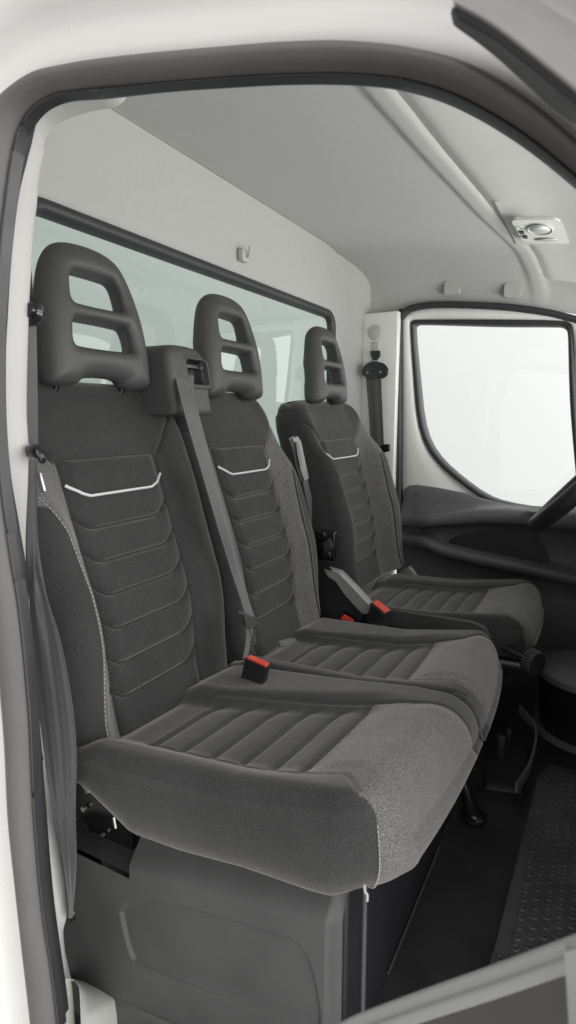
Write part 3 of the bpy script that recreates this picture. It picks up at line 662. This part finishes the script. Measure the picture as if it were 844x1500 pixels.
loft('header_trim',[g3,.5*g3+.5*h3+[-.006,0,0],.1*g3+.9*h3+[-.006,0,0],h3,h3+[.012,-.008,.02],h3+[.03,-.015,.06]],MT['trim'],fr)
# lower white pillar foot
lr=[(62,1120),(70,1164),(84,1236),(96,1313),(98,1340),(92,1368),(94,1404),(100,1435),(106,1470),(112,1560)]
ll=[(45,1120),(50,1164),(58,1236),(66,1313),(70,1340),(73,1368),(78,1404),(84,1435),(88,1470),(96,1560)]
l3=catmull([onx(*p,.520) for p in lr],50); k3=catmull([onx(*p,.476) for p in ll],50)
loft('pillar_foot',[k3,.6*k3+.4*l3+[-.004,0,0],.1*k3+.9*l3+[-.005,0,0],l3,l3+[.012,-.012,0],l3+[.03,-.04,0]],MT['inner'],fr)
s3=[(98,1437),(112,1436),(118,1446),(121,1470),(124,1560)]
sil_=lambda L,x: catmull([onx(*p,x) for p in L],40)
loft('sill',[sil_([(90,1434),(104,1434),(112,1440),(117,1460),(120,1560)],.50),sil_([(104,1436),(118,1440),(126,1452),(130,1480),(133,1560)],.53),sil_([(100,1430),(130,1440),(160,1455),(175,1478),(178,1560)],.60),sil_([(100,1428),(134,1438),(166,1452),(182,1480),(186,1560)],.64)],MT['inner'],fr)
# ================================================================== rear wall and headliner
rw=thing('rear_wall',(1.4,-.95,.1),'grey cloth trimmed rear wall of the cab behind the headrests','wall')
wall=lambda x: -.95+.085*sstep(2.13,2.28,x)
wx0,wx1,wz0,wz1=.745,2.118,.80,1.392
def rrect(x0,x1,z0,z1,r,n=12):
    P=[]
    for cx_,cz_,a in ((x1-r,z1-r,0),(x0+r,z1-r,90),(x0+r,z0+r,180),(x1-r,z0+r,270)):
        for q in np.linspace(0,90,n): P.append((cx_+r*math.cos(R(a+q)),cz_+r*math.sin(R(a+q))))
    return np.array(P)
def xz(P,yo): return np.stack([P[:,0],wall(P[:,0])*0-.95+yo,P[:,1]],1)
NP=240
win=resample(rrect(wx0,wx1,wz0,wz1,.055),NP,True)
cw=np.array([(wx0+wx1)/2,(wz0+wz1)/2])
def outer_rect(P,x0,x1,z0,z1):
    out=[]
    for p in P:
        d=p-cw; k=min(((x1-cw[0])/d[0] if d[0]>0 else (x0-cw[0])/d[0]) if abs(d[0])>1e-6 else 9,((z1-cw[1])/d[1] if d[1]>0 else (z0-cw[1])/d[1]) if abs(d[1])>1e-6 else 9); out.append(cw+d*k)
    return np.array(out)
orc=outer_rect(win,.46,2.275,.08,1.62)
rows=[]
for k in np.r_[0,.02,.05,.1,np.linspace(.18,1,16)]:
    P=win*(1-k)+orc*k; y=wall(P[:,0])+.014*sstep(.0,.06,np.array(k))*1.0
    # soft cushion of trim: rounded top corner on the right
    rows.append(np.stack([P[:,0],y,P[:,1]],1))
loft('wall_trim',rows,MT['liner'],rw,closed=True)
gp=resample(rrect(wx0+.012,wx1-.012,wz0+.012,wz1-.012,.045),NP,True)
rings=[]
for w,h in ((-.006,.004),(-.004,.016),(.004,.022),(.014,.020),(.022,.012),(.024,-.006)):
    q=resample(rrect(wx0+w,wx1-w,wz0+w,wz1-w,max(.02,.055-w)),NP,True); rings.append(xz(q,h))
V=np.vstack([xz(gp,-.002),xz(gp,-.006)]); 
gl=mesh('rear_window',V,[tuple(range(NP)),tuple(range(NP,2*NP))[::-1]]+[(i,(i+1)%NP,NP+(i+1)%NP,NP+i) for i in range(NP)],MT['glass'],rw,smooth=False)
loft('window_seal',rings,MT['seal'],gl,closed=True)
# coat hook
hk=thing('coat_hook',tuple(ony(357,370,-.93)),'small grey plastic coat hook above the rear window','hook')
hc=ony(357,372,-.925)
box('hook_base',hc-[.018,.01,.022],hc+[.014,.010,.012],MT['trim'],hk,bevel=.005)
tube('hook_arm',catmull([hc+[0,.008,-.010],hc+[0,.018,-.008],hc+[.001,.021,.004],hc+[.002,.019,.018]],14),.0042,MT['trim'],hk)
# headliner
hd=thing('headliner',(1.4,-.3,1.55),'grey cloth headliner over the whole cab roof','ceiling lining')
nx,nyy=170,130
XX=np.linspace(.485,2.305,nx); XX=.485+(2.305-.485)*(.5-.5*np.cos(np.linspace(0,math.pi,nx)))
YY=np.linspace(-.945,.25,nyy)
xg,yg=np.meshgrid(XX,YY)
def ceil_z(x,y):
    z=1.625-.075*np.clip((y+.95)/.6,0,3)-.10*sstep(-.2,.3,y)
    a=np.clip((x-2.02)/.285,0,1); z=z-(.165+.055*sstep(-.55,-.80,y))*(1-np.sqrt(np.maximum(1-a**2.4,0)))
    a=np.clip((.66-x)/.175,0,1); z=z-.12*(1-np.sqrt(np.maximum(1-a*a,0)))
    z=z-ro(y+.945,.010)
    return z
zg=ceil_z(xg,yg); 
yb=lambda x: np.interp(x,[.5,1.0,1.3,1.75,2.05,2.2,2.31],[-.405,-.385,-.365,-.325,-.288,-.262,-.235])
beam=np.exp(-((yg-yb(xg))/.026)**6); zg=zg-.0085*beam
zg=zg+.012*sstep(.02,.06,yg-yb(xg))*sstep(1.95,1.6,xg)
mesh('lining',np.stack([xg,yg,zg],-1).reshape(-1,3),gridf(nyy,nx),MT['liner'],hd)
tube('seam_welt',[(x,-.934,ceil_z(x,-.934)-.0005) for x in np.linspace(.62,2.26,60)],.0018,MT['lever'],hd,n=6)
for p in ((662,421),(751,424)):
    c=onx(*p,2.268); 
    prism('clip_cover',[c+np.array([.0,dy,dz]) for dy,dz in [tuple(q) for q in rrect(-.025,.025,-.022,.022,.008,5)]],(.02,0,0),MT['liner'],hd,bevel=.003)
# front overhead shelf
sh=[]
for k in np.r_[0,.02,.04,.06,.08,.1,np.linspace(.13,1,10)]:
    row=[]
    for x in np.linspace(.55,2.25,60):
        y=yb(x)+.010+k*.44; z=ceil_z(np.array(x),np.array(y))-.012*sstep(0,.12,np.array(k)); row.append((x,y,float(z)))
    sh.append(row)
loft('overhead_shelf',sh,MT['shelf'],hd)
lc=onz(793,340,1.500)
con=[]
for k in np.linspace(-1,1,24):
    row=[]
    for y in np.linspace(yb(lc[0])+.03,.15,24):
        x=lc[0]+k*.21; e=1-sstep(.45,1,np.array(abs(k))); row.append((x,y,float(ceil_z(np.array(x),np.array(y)))-.0122-.0123*e*sstep(0,.07,np.array(y-yb(lc[0])-.03))))
    con.append(row)
loft('lamp_console',con,MT['shelf'],hd)
# dome lamp
lm=thing('dome_lamp',tuple(lc),'white cab dome lamp with oval lens on the overhead console','lamp')
zl=0
def conz(x,y): return float(ceil_z(np.array(x),np.array(y)))-.0245-.004
A_,B_,C_=[np.array([x,y,conz(x,y)]) for x,y in ((1.9,-.25),(2.0,-.25),(1.95,-.15))]
pn=np.cross(B_-A_,C_-A_); pn/=np.linalg.norm(pn); pn=pn if pn[2]>0 else -pn
def onz_lamp(px,py,dz=0):
    r=ray(px,py); k=np.dot(A_+pn*dz-CAM,pn)/np.dot(r,pn); return CAM+r*k
cor=[onz_lamp(*p) for p in ((750,323),(818,322),(834,357),(768,355))]
cc=np.mean(cor,0); P=[]
for u_,v_ in rrect(0,1,0,1,.10,6): P.append(cor[0]*(1-u_)*(1-v_)+cor[1]*u_*(1-v_)+cor[2]*u_*v_+cor[3]*(1-u_)*v_)
P=np.array(P)
lp=prism('lamp_plate',P,(0,0,.022),MT['lampw'],lm,bevel=.003)
def ell(px,py,a,b,n=32,z=zl): 
    return [onz_lamp(px+a*math.cos(t)+b*.25*math.sin(t),py+b*math.sin(t),z) for t in np.linspace(0,2*math.pi,n,endpoint=False)]
rg=loft('lens_rim',[ell(791,337,20,8.0,z=zl-.0005),ell(791,337,19,7.5,z=zl-.004),ell(791,337,17,6.6,z=zl-.003),ell(791,337,16,6.2,z=zl+.002)],MT['trim'],lm,closed=True)
loft('lens',[ell(791,337,16.2,6.3,z=zl-.0012),ell(791,337,12,4.6,z=zl-.005),ell(791,337,6,2.4,z=zl-.007),ell(791,337,.6,.25,z=zl-.0075)],MT['lens'],lm,closed=True)
loft('switch_recess',[ell(800,351.5,17,2.6,z=zl-.0006),ell(800,351.5,16,2.3,z=zl-.0025),ell(800,351.5,1,.2,z=zl-.001)],MT['trim'],lm,closed=True)
for p in ((764.5,339.5),(769.5,346)): 
    c=onz_lamp(*p); box('switch',c-[.012,.006,.004],c+[.012,.006,.004],MT['gloss'],lm,bevel=.001)
c=onz_lamp(762,333); tube('lamp_symbol',[c+.013*np.array([math.cos(t),.6*math.sin(t),-.1]) for t in np.linspace(0,2*math.pi,24)],.0010,MT['trim'],lm,n=6,cap=False)

# ================================================================== far side
fp=thing('door_pillar',(2.26,-.80,.10),'white pillar panel on the far side carrying the driver seat belt','pillar')
y0_,y1_=-.868,-.738
box('pillar_panel',(2.238,y0_,.10),(2.30,y1_+.012,1.402),MT['inner'],fp,bevel=.006)
box('pillar_slide',onx(550,512,2.236)-[.004,.016,.085],onx(550,512,2.236)+[.004,.016,.03],MT['trim'],fp,bevel=.003)
lathe('height_cap',[(0,.028),(.006,.026),(.009,.018),(.009,.004)],onx(550,487,2.236),(-1,0,0),MT['trim'],fp,n=28)
prism('height_latch',[onx(*p,2.222) for p in ((543,515),(555,514),(555,521),(552,527),(547,527),(544,521))],(.012,0,0),MT['gloss'],fp,bevel=.002)
dd=thing('door',(2.32,-.3,.10),'closed white driver door with large window and dark moulded panel','door')
sealp=[(586,930),(585,850),(584,760),(584,480),(586,468),(592,458),(603,451),(640,446),(720,448),(780,454),(830,464),(900,485)]
def off(L,d): # 2d offset in picture list is avoided: done in world below
    return L
sc=catmull([onx(*p,2.272) for p in sealp],140)
T2=np.gradient(sc,axis=0); T2/=np.linalg.norm(T2,axis=1)[:,None]; N2=np.stack([0*T2[:,0],T2[:,2],-T2[:,1]],1)
if N2[0][1]<0: N2=-N2
loft('door_seal',[sc+[.03,0,0]-N2*.012,sc-N2*.011+[0,0,0],sc-N2*.006+[-.006,0,0],sc+N2*.004+[-.006,0,0],sc+N2*.010,sc+N2*.011+[.04,0,0]],MT['seal'],dd)
wp=smooth([(603,475),(606,471),(612,470),(700,470),(826,471),(834,474),(838,480),(840,520),(846,640),(852,740),(851,752),(846,754),(800,752),(742,743),(712,732),(676,707),(645,680),(625,652),(614,615),(609,560)],1,True)
wo=resample([onx(*p,2.318) for p in wp],200,True); cwn=wo.mean(0)
dn=wo-cwn; dnn=dn/np.linalg.norm(dn,axis=1)[:,None]; 
# door skin: ring from window edge to outer boundary
ob=[]
so=np.vstack([sc+N2*.004,[[2.272,.30,1.2],[2.272,.30,.2],[2.272,-.66,.2]]])
so=resample(so,600,True)
ang=lambda Q: np.arctan2(Q[:,2]-cwn[2],Q[:,1]-cwn[1])
ao=ang(so); o_=np.argsort(ao); ax_,sx_=ao[o_],so[o_]
aw=ang(wo)
tgt=np.stack([np.interp(aw,np.r_[ax_-2*math.pi,ax_,ax_+2*math.pi],np.r_[sx_[:,i],sx_[:,i],sx_[:,i]]) for i in range(3)],1)
rows=[]
for k,xo in ((1,2.300),(.85,2.292),(.6,2.290),(.35,2.292),(.18,2.296),(.08,2.304),(.0,2.318)):
    q=tgt*k+wo*(1-k); q[:,0]=xo; rows.append(q)
loft('door_skin',rows,MT['inner'],dd,closed=True)
rows=[]
for w,xo in ((.004,2.312),(.002,2.300),(-.006,2.296),(-.014,2.300),(-.018,2.312),(-.019,2.34)):
    q=wo+dnn*w; q[:,0]=xo; rows.append(q)
loft('window_seal',rows,MT['seal'],dd,closed=True)
gq=wo-dnn*.012; gA=gq.copy(); gA[:,0]=2.322; gB=gq.copy(); gB[:,0]=2.326; n=len(gA)
mesh('window_glass',np.vstack([gA,gB]),[tuple(range(n)),tuple(range(n,2*n))[::-1]]+[(i,(i+1)%n,n+(i+1)%n,n+i) for i in range(n)],MT['dglass'],dd,smooth=False)
# moulded door panel as stacked profile lines (front to back along Y)
YS=np.linspace(-.70,.12,90)
def crv(pts,x): 
    Q=np.array([onx(*p,x) for p in pts]); return np.interp(YS,Q[:,1],Q[:,2])
ztop=crv([(590,735),(594,716),(600,711),(612,710),(640,714),(680,722),(718,733),(745,739),(800,742),(860,745)],2.285)
zsh=crv([(590,758),(610,757),(640,753),(700,744),(745,743),(800,748),(860,752)],2.25)
zlb=crv([(590,774),(612,773),(640,770),(700,766),(760,768),(800,772),(860,780)],2.20)
zpt=crv([(590,783),(620,783),(650,780),(700,777),(760,777),(800,783),(860,800)],2.24)
zpb=crv([(590,788),(620,789),(650,800),(700,812),(760,824),(800,832),(860,846)],2.21)
zrb=crv([(590,800),(620,803),(650,815),(700,828),(760,840),(800,848),(860,860)],2.20)
ztop=np.maximum(ztop,zsh+.004)
def pc(x,z): return np.stack([np.full_like(YS,x) if np.isscalar(x) else x,YS,z],1)
f1=sstep(-.69,-.56,YS)
rows=[pc(2.30,ztop-.002),pc(2.282,ztop),pc(2.276,ztop-.004),pc(2.270,.5*ztop+.5*zsh),pc(2.262-.010*f1,zsh+.006),pc(2.252-.035*f1,zsh+.001),pc(2.248-.048*f1,zsh-.006),pc(2.246-.052*f1,.5*(zsh+zlb)),pc(2.246-.050*f1,zlb+.004),pc(2.25-.045*f1,zlb-.002),pc(2.262-.02*f1,zlb-.006),pc(2.264-.004*f1,zpt),pc(2.268,.5*(zpt+zpb)),pc(2.266,zpb+.012),pc(2.25-.02*f1,zpb+.004),pc(2.240-.036*f1,zpb),pc(2.236-.040*f1,zpb-.006),pc(2.236-.038*f1,zrb+.004),pc(2.242-.028*f1,zrb-.004),pc(2.252,zrb-.025),pc(2.255,zrb-.08),pc(2.250,zrb-.12),pc(2.245,zrb*0+.10)]
loft('door_card',rows,MT['card'],dd,auto=60)
pz=smooth([(655,797),(668,786),(700,781),(760,778),(778,779),(790,792),(802,818),(803,827),(770,824),(700,811)],2,True)
prism('pocket_insert',[onx(*p,2.245) for p in pz],(.03,0,0),MT['black'],dd,bevel=.004)
lathe('screw_cap',[(0,.010),(.003,.009)],onx(612,723,2.272),(-1,0,0),MT['card'],dd,n=20)
loft('cup_recess',[[onz(788+a*math.cos(t),746.5+b*math.sin(t),.690) for t in np.linspace(0,2*math.pi,32,endpoint=False)] for a,b in ((16,3.6),(14,3.0),(.5,.2))],MT['black'],dd,closed=True)

# steering wheel, seen almost edge on
sw=thing('steering_wheel',(1.70,.02,.80),'dark steering wheel rim seen edge on at the right border','steering wheel')
wc=np.array([1.78,-.026,.846]); nrm=np.array([0,-.75,.66]); nrm/=np.linalg.norm(nrm); e1=np.array([1.,0,0]); e2=np.cross(nrm,e1)
th=np.linspace(0,2*math.pi,65)
tube('rim',[wc+.190*(math.cos(t)*e1+math.sin(t)*e2) for t in th],.023,MT['black'],sw,n=14,cap=False)
lathe('hub',[(-.05,.05),(-.03,.075),(.0,.080),(.012,.06),(.016,.02)],wc-nrm*.02,nrm,MT['black'],sw)
for a in (20,160,270):
    t=R(a); d=math.cos(t)*e1+math.sin(t)*e2; tube('spoke',[wc-nrm*.015+d*.06,wc+d*.185],[.020,.013],MT['black'],sw,n=8)
lathe('column',[(0,.045),(.20,.055),(.40,.06)],wc-nrm*.06,-nrm,MT['black'],sw)
# dashboard end
da=thing('dashboard',(1.4,.25,.1),'dark moulded dashboard end beyond the steering wheel','dashboard')
prof=[(.30,.10),(.20,.40),(.02,.56),(-.055,.66),(-.065,.715),(-.03,.745),(.10,.80),(.45,.88)]
rows=[[(x,y+dy,z) for y,z in smooth(np.array(prof),2)] for x,dy in ((.60,.12),(1.45,.12),(1.60,.09),(1.95,.0),(2.20,-.01),(2.24,.0))]
loft('dash_moulding',rows,MT['card'],da,auto=50,cap=True)
# ================================================================== floor
fl=[(x,y) for y in (-.95,.6) for x in (.60,2.30)]
flo=mesh('floor',[(.615,-.95,.10),(2.30,-.95,.10),(2.30,.7,.10),(.615,.7,.10),(.615,-.95,.06),(2.30,-.95,.06),(2.30,.7,.06),(.615,.7,.06)],[(0,1,2,3),(7,6,5,4),(0,4,5,1),(1,5,6,2),(2,6,7,3),(3,7,4,0)],MT['floor'],smooth=False); flo['kind']='structure'
stp=mesh('footwell',[(.42,-.95,-.03),(.615,-.95,-.03),(.615,.7,-.03),(.42,.7,-.03),(.42,-.95,-.06),(.615,-.95,-.06),(.615,.7,-.06),(.42,.7,-.06)],[(0,1,2,3),(7,6,5,4),(0,4,5,1),(1,5,6,2),(2,6,7,3),(3,7,4,0)],MT['floor'],smooth=False); stp['kind']='structure'
# dimpled rubber mat
mt=thing('floor_mat',(1.2,.1,.10),'black rubber floor mat with raised dimples in front of the seats','mat')
mx0,mx1=.66,1.56; my0=lambda x: np.interp(x,[.66,.95,1.5,1.56],[-.12,-.10,-.085,-.06])
zb_=.104
mesh('mat_sheet',[(.66,-.118,zb_),(.95,-.10,zb_),(1.5,-.085,zb_),(1.56,-.06,zb_),(1.56,.5,zb_),(.66,.5,zb_)]+[(.66,-.118,zb_+.006),(.95,-.10,zb_+.006),(1.5,-.085,zb_+.006),(1.56,-.06,zb_+.006),(1.56,.5,zb_+.006),(.66,.5,zb_+.006)],[(0,1,2,3,4,5)[::-1],(6,7,8,9,10,11)]+[(i,(i+1)%6,6+(i+1)%6,6+i) for i in range(6)],MT['mat'],mt,smooth=False)
V=[];f=[]; z0=zb_+.006
def dimple(cx,cy,r):
    o=len(V); n=10
    for rr,zz in ((r,0),(r*.85,.0022),(r*.6,.0024),(r*.5,.0016)):
        for i in range(n):
            a=2*math.pi*i/n; V.append((cx+rr*math.cos(a),cy+rr*math.sin(a),z0+zz))
    for k in range(3):
        for i in range(n): f.append((o+k*n+i,o+k*n+(i+1)%n,o+(k+1)*n+(i+1)%n,o+(k+1)*n+i))
    f.append(tuple(o+3*n+i for i in range(n)))
j=0; yv=-.09
while yv<.12:
    xv=.68+(.010 if j%2 else 0)
    while xv<1.54:
        if yv>my0(xv)+.012: dimple(xv,yv,.0085)
        xv+=.0235
    yv+=.0205; j+=1
mesh('dimple_pattern',V,f,MT['mat'],mt)
# floor fittings
ft=thing('bench_foot',tuple(onz(694,1195,.10)),'black steel foot bracket bolted to the floor under the bench','bracket')
c=onz(694,1196,.105)
lathe('foot_washer',[(0,.030),(.005,.029),(.008,.020),(.012,.018),(.013,.006)],c,(0,0,1),MT['gloss'],ft,n=24)
tube('foot_stem',catmull([c+[0,0,.006],c+[-.004,-.008,.03],c+[-.002,-.03,.09],c+[.0,-.06,.15]],16),np.linspace(.017,.011,16),MT['gloss'],ft,n=8)
tr=thing('storage_tray',tuple(onz(745,1130,.10)),'black open tray with strap rail on the floor beside the driver seat','tray')
c=onz(745,1128,.10)
bx_=[(-.11,-.04),(.12,-.05),(.15,.02),(-.09,.045)]
Pb=np.array([[c[0]+a,c[1]+b,.10] for a,b in bx_])
prism('tray_base',Pb,(0,0,.03),MT['black'],tr,bevel=.004)
rl=catmull([c+[-.15,.035,.05],c+[-.05,.052,.05],c+[.06,.055,.055],c+[.13,.045,.065],c+[.19,.0,.08]],30)
ribbon('strap_rail',[p+[0,0,.012] for p in rl],[p-[0,0,.012] for p in rl],MT['card'],tr,th=.006,n=30,m=4)
box('tray_post',c+[-.02,-.03,.03],c+[-.005,-.01,.10],MT['black'],tr,bevel=.003)
box('tray_post',c+[.06,-.02,.03],c+[.09,-.005,.08],MT['black'],tr,bevel=.003)
lb=thing('floor_bin',tuple(onz(830,1080,.10)),'dark round floor bin with paler rims at the right edge','bin')
c=np.array([1.80,.02,.10])
lathe('bin_body',[(0,.125),(.01,.132),(.16,.140),(.175,.142),(.176,.130),(.03,.118),(.028,.01)],c,(0,0,1),MT['gloss'],lb,n=48)
lathe('bin_rim',[(.0,.142),(.004,.148),(.020,.148),(.024,.142)],c+[0,0,.170],(0,0,1),MT['card'],lb,n=48)
lathe('bin_base',[(.0,.146),(.003,.150),(.012,.150),(.016,.140)],c+[0,0,.002],(0,0,1),MT['card'],lb,n=48)

# ================================================================== outside pieces near the camera
pt=thing('pillar_moulding',tuple(onx(760,80,.40)),'dark exterior moulding along the roof edge at the upper right corner','moulding')
lo=[(664,36),(672,43),(700,63),(730,87),(760,114),(790,142),(815,164),(838,180),(850,186),(900,225),(1000,315),(1090,425)]
md=[(664,10),(690,24),(720,42),(760,72),(800,104),(840,137),(870,165),(930,220),(1030,312),(1120,420)]
hi=[(663,-40),(700,-30),(740,-20),(780,-8),(802,8),(830,26),(850,38),(950,110),(1080,225),(1190,350)]
c1,c2,c3=[catmull([onx(*p,x) for p in L],60) for L,x in ((lo,.375),(md,.33),(hi,.385))]
loft('moulding_lower',[c1+[.03,0,.05],c1,.7*c1+.3*c2+[-.006,0,0],.1*c1+.9*c2+[-.002,0,0],c2,c2+[.012,0,.0]],MT['rubberdark'],pt)
loft('moulding_upper',[c2+[.012,0,0],c2+[0,0,.002],.9*c2+.1*c3+[-.004,0,0],.6*c2+.4*c3+[-.006,0,0],.3*c2+.7*c3+[.0,0,0],c3,c3+[.05,0,0]],simple('moulding lit tone',(.14,.135,.13),.5,noise=.05),pt)  # paler grey paints in the reflection on the upper face
ends=lambda L,x: L
dp=thing('door_pocket',tuple(onx(700,1450,.20)),'out of focus grey rim of the open passenger door pocket in the foreground','door pocket')
e1_=[(430,1545),(500,1500),(560,1475),(640,1446),(720,1418),(790,1392),(860,1366),(930,1340),(1020,1308),(1120,1272)]
rimc=catmull([onx(*p,.30) for p in e1_],60)
dwn=np.array([-.010,.006,-.02]); 
k=.40
rows=[rimc+np.array(v)*k for v in ([.05,-.004,-.16],[.012,-.002,-.010],[.007,0,-.001],[.001,0,0],[-.004,.001,-.003],[-.008,.002,-.009],[-.013,.003,-.0095],[-.018,.004,-.006],[-.023,.005,-.008],[-.027,.005,-.015],[-.028,.005,-.022])]
loft('pocket_rim',rows,simple('pale pocket rim',(.24,.24,.23),.32),dp)
rows=[rimc+np.array(v) for v in ([-.0098,.002,-.0075],[-.013,.003,-.012],[-.05,.005,-.045],[-.12,.006,-.12])]
loft('pocket_face',rows,simple('dark pocket face',(.052,.047,.045),.6,noise=.15,nscale=10),dp)
q=[(834,1400),(848,1396),(856,1500),(840,1500)]
prism('pocket_rib',[onx(*p,.268) for p in q],(.006,0,0),MT['lever'],dp,bevel=.002)
# ---- into Blender's right-handed frame
for me in {o.data for o in COL.objects if o.type=='MESH'}:
    me.transform(MIR); me.flip_normals()
for o in COL.objects:
    if o.type in ('MESH','EMPTY'):
        o.matrix_parent_inverse=MIR@o.matrix_parent_inverse@MIR; o.matrix_basis=MIR@o.matrix_basis@MIR
# ================================================================== light
w=bpy.data.worlds.new('World'); S.world=w; w.use_nodes=True; nt=w.node_tree; bg=nt.nodes['Background']
tc=N(nt,'ShaderNodeTexCoord'); sx=N(nt,'ShaderNodeSeparateXYZ'); nt.links.new(tc.outputs['Generated'],sx.inputs[0])
# white studio: brighter ahead of the cab and above, dimmer behind it
mr=N(nt,'ShaderNodeMapRange'); mr.inputs[1].default_value=-.15; mr.inputs[2].default_value=.75; mr.inputs[3].default_value=1.02; mr.inputs[4].default_value=.62; nt.links.new(sx.outputs['Y'],mr.inputs[0])
mz=N(nt,'ShaderNodeMapRange'); mz.inputs[1].default_value=-.5; mz.inputs[2].default_value=.6; mz.inputs[3].default_value=.75; mz.inputs[4].default_value=1.1; nt.links.new(sx.outputs['Z'],mz.inputs[0])
mm=N(nt,'ShaderNodeMath',operation='MULTIPLY'); nt.links.new(mr.outputs[0],mm.inputs[0]); nt.links.new(mz.outputs[0],mm.inputs[1])
mf=N(nt,'ShaderNodeMapRange'); mf.inputs[1].default_value=-.12; mf.inputs[2].default_value=-.7; mf.inputs[3].default_value=1; mf.inputs[4].default_value=2.7; nt.links.new(sx.outputs['Y'],mf.inputs[0])
m4=N(nt,'ShaderNodeMath',operation='MULTIPLY'); nt.links.new(mm.outputs[0],m4.inputs[0]); nt.links.new(mf.outputs[0],m4.inputs[1]); mm=m4
mxx=N(nt,'ShaderNodeMapRange'); mxx.inputs[1].default_value=-.6; mxx.inputs[2].default_value=.3; mxx.inputs[3].default_value=1.0; mxx.inputs[4].default_value=1; nt.links.new(sx.outputs['X'],mxx.inputs[0])
m5=N(nt,'ShaderNodeMath',operation='MULTIPLY'); nt.links.new(mm.outputs[0],m5.inputs[0]); nt.links.new(mxx.outputs[0],m5.inputs[1]); mm=m5
cm=N(nt,'ShaderNodeMixRGB',blend_type='MULTIPLY'); cm.inputs[0].default_value=1; cm.inputs[1].default_value=(.985,.985,.97,1); nt.links.new(mm.outputs[0],cm.inputs[2])
nt.links.new(cm.outputs[0],bg.inputs['Color']); bg.inputs['Strength'].default_value=1.0
def area(name,loc,to,size,en,col=(1,1,1)):
    l=bpy.data.lights.new(name,'AREA'); l.energy=en; l.shape='RECTANGLE'; l.size,l.size_y=size; l.color=col
    o=bpy.data.objects.new(name,l); COL.objects.link(o); o.location=loc; o.rotation_euler=(Vector(to)-Vector(loc)).to_track_quat('-Z','Y').to_euler(); return o
area('doorway_fill',(-1.6,.6,3.0),(1.0,.5,.6),(2.2,1.6),12,(1,.985,.96))  # added lamp above the doorway side, lifts the near sides of the seats
area('roof_bounce_fill',(1.5,-.95,.80),(1.5,-.35,1.6),(2.2,.4),33,(1,.995,.98))  # added lamp standing in for light off the floor, brightens the roof lining
area('windscreen_fill',(1.4,-2.6,2.0),(1.4,.5,.8),(2.2,1.4),20,(1,1,.99))  # added lamp ahead of the windscreen opening, brightens the interior
S.view_settings.view_transform='Standard'; S.view_settings.look='None'; S.view_settings.exposure=.23; S.view_settings.gamma=1
S.render.engine='CYCLES'; S.cycles.max_bounces=10; S.cycles.transparent_max_bounces=12; S.cycles.diffuse_bounces=6
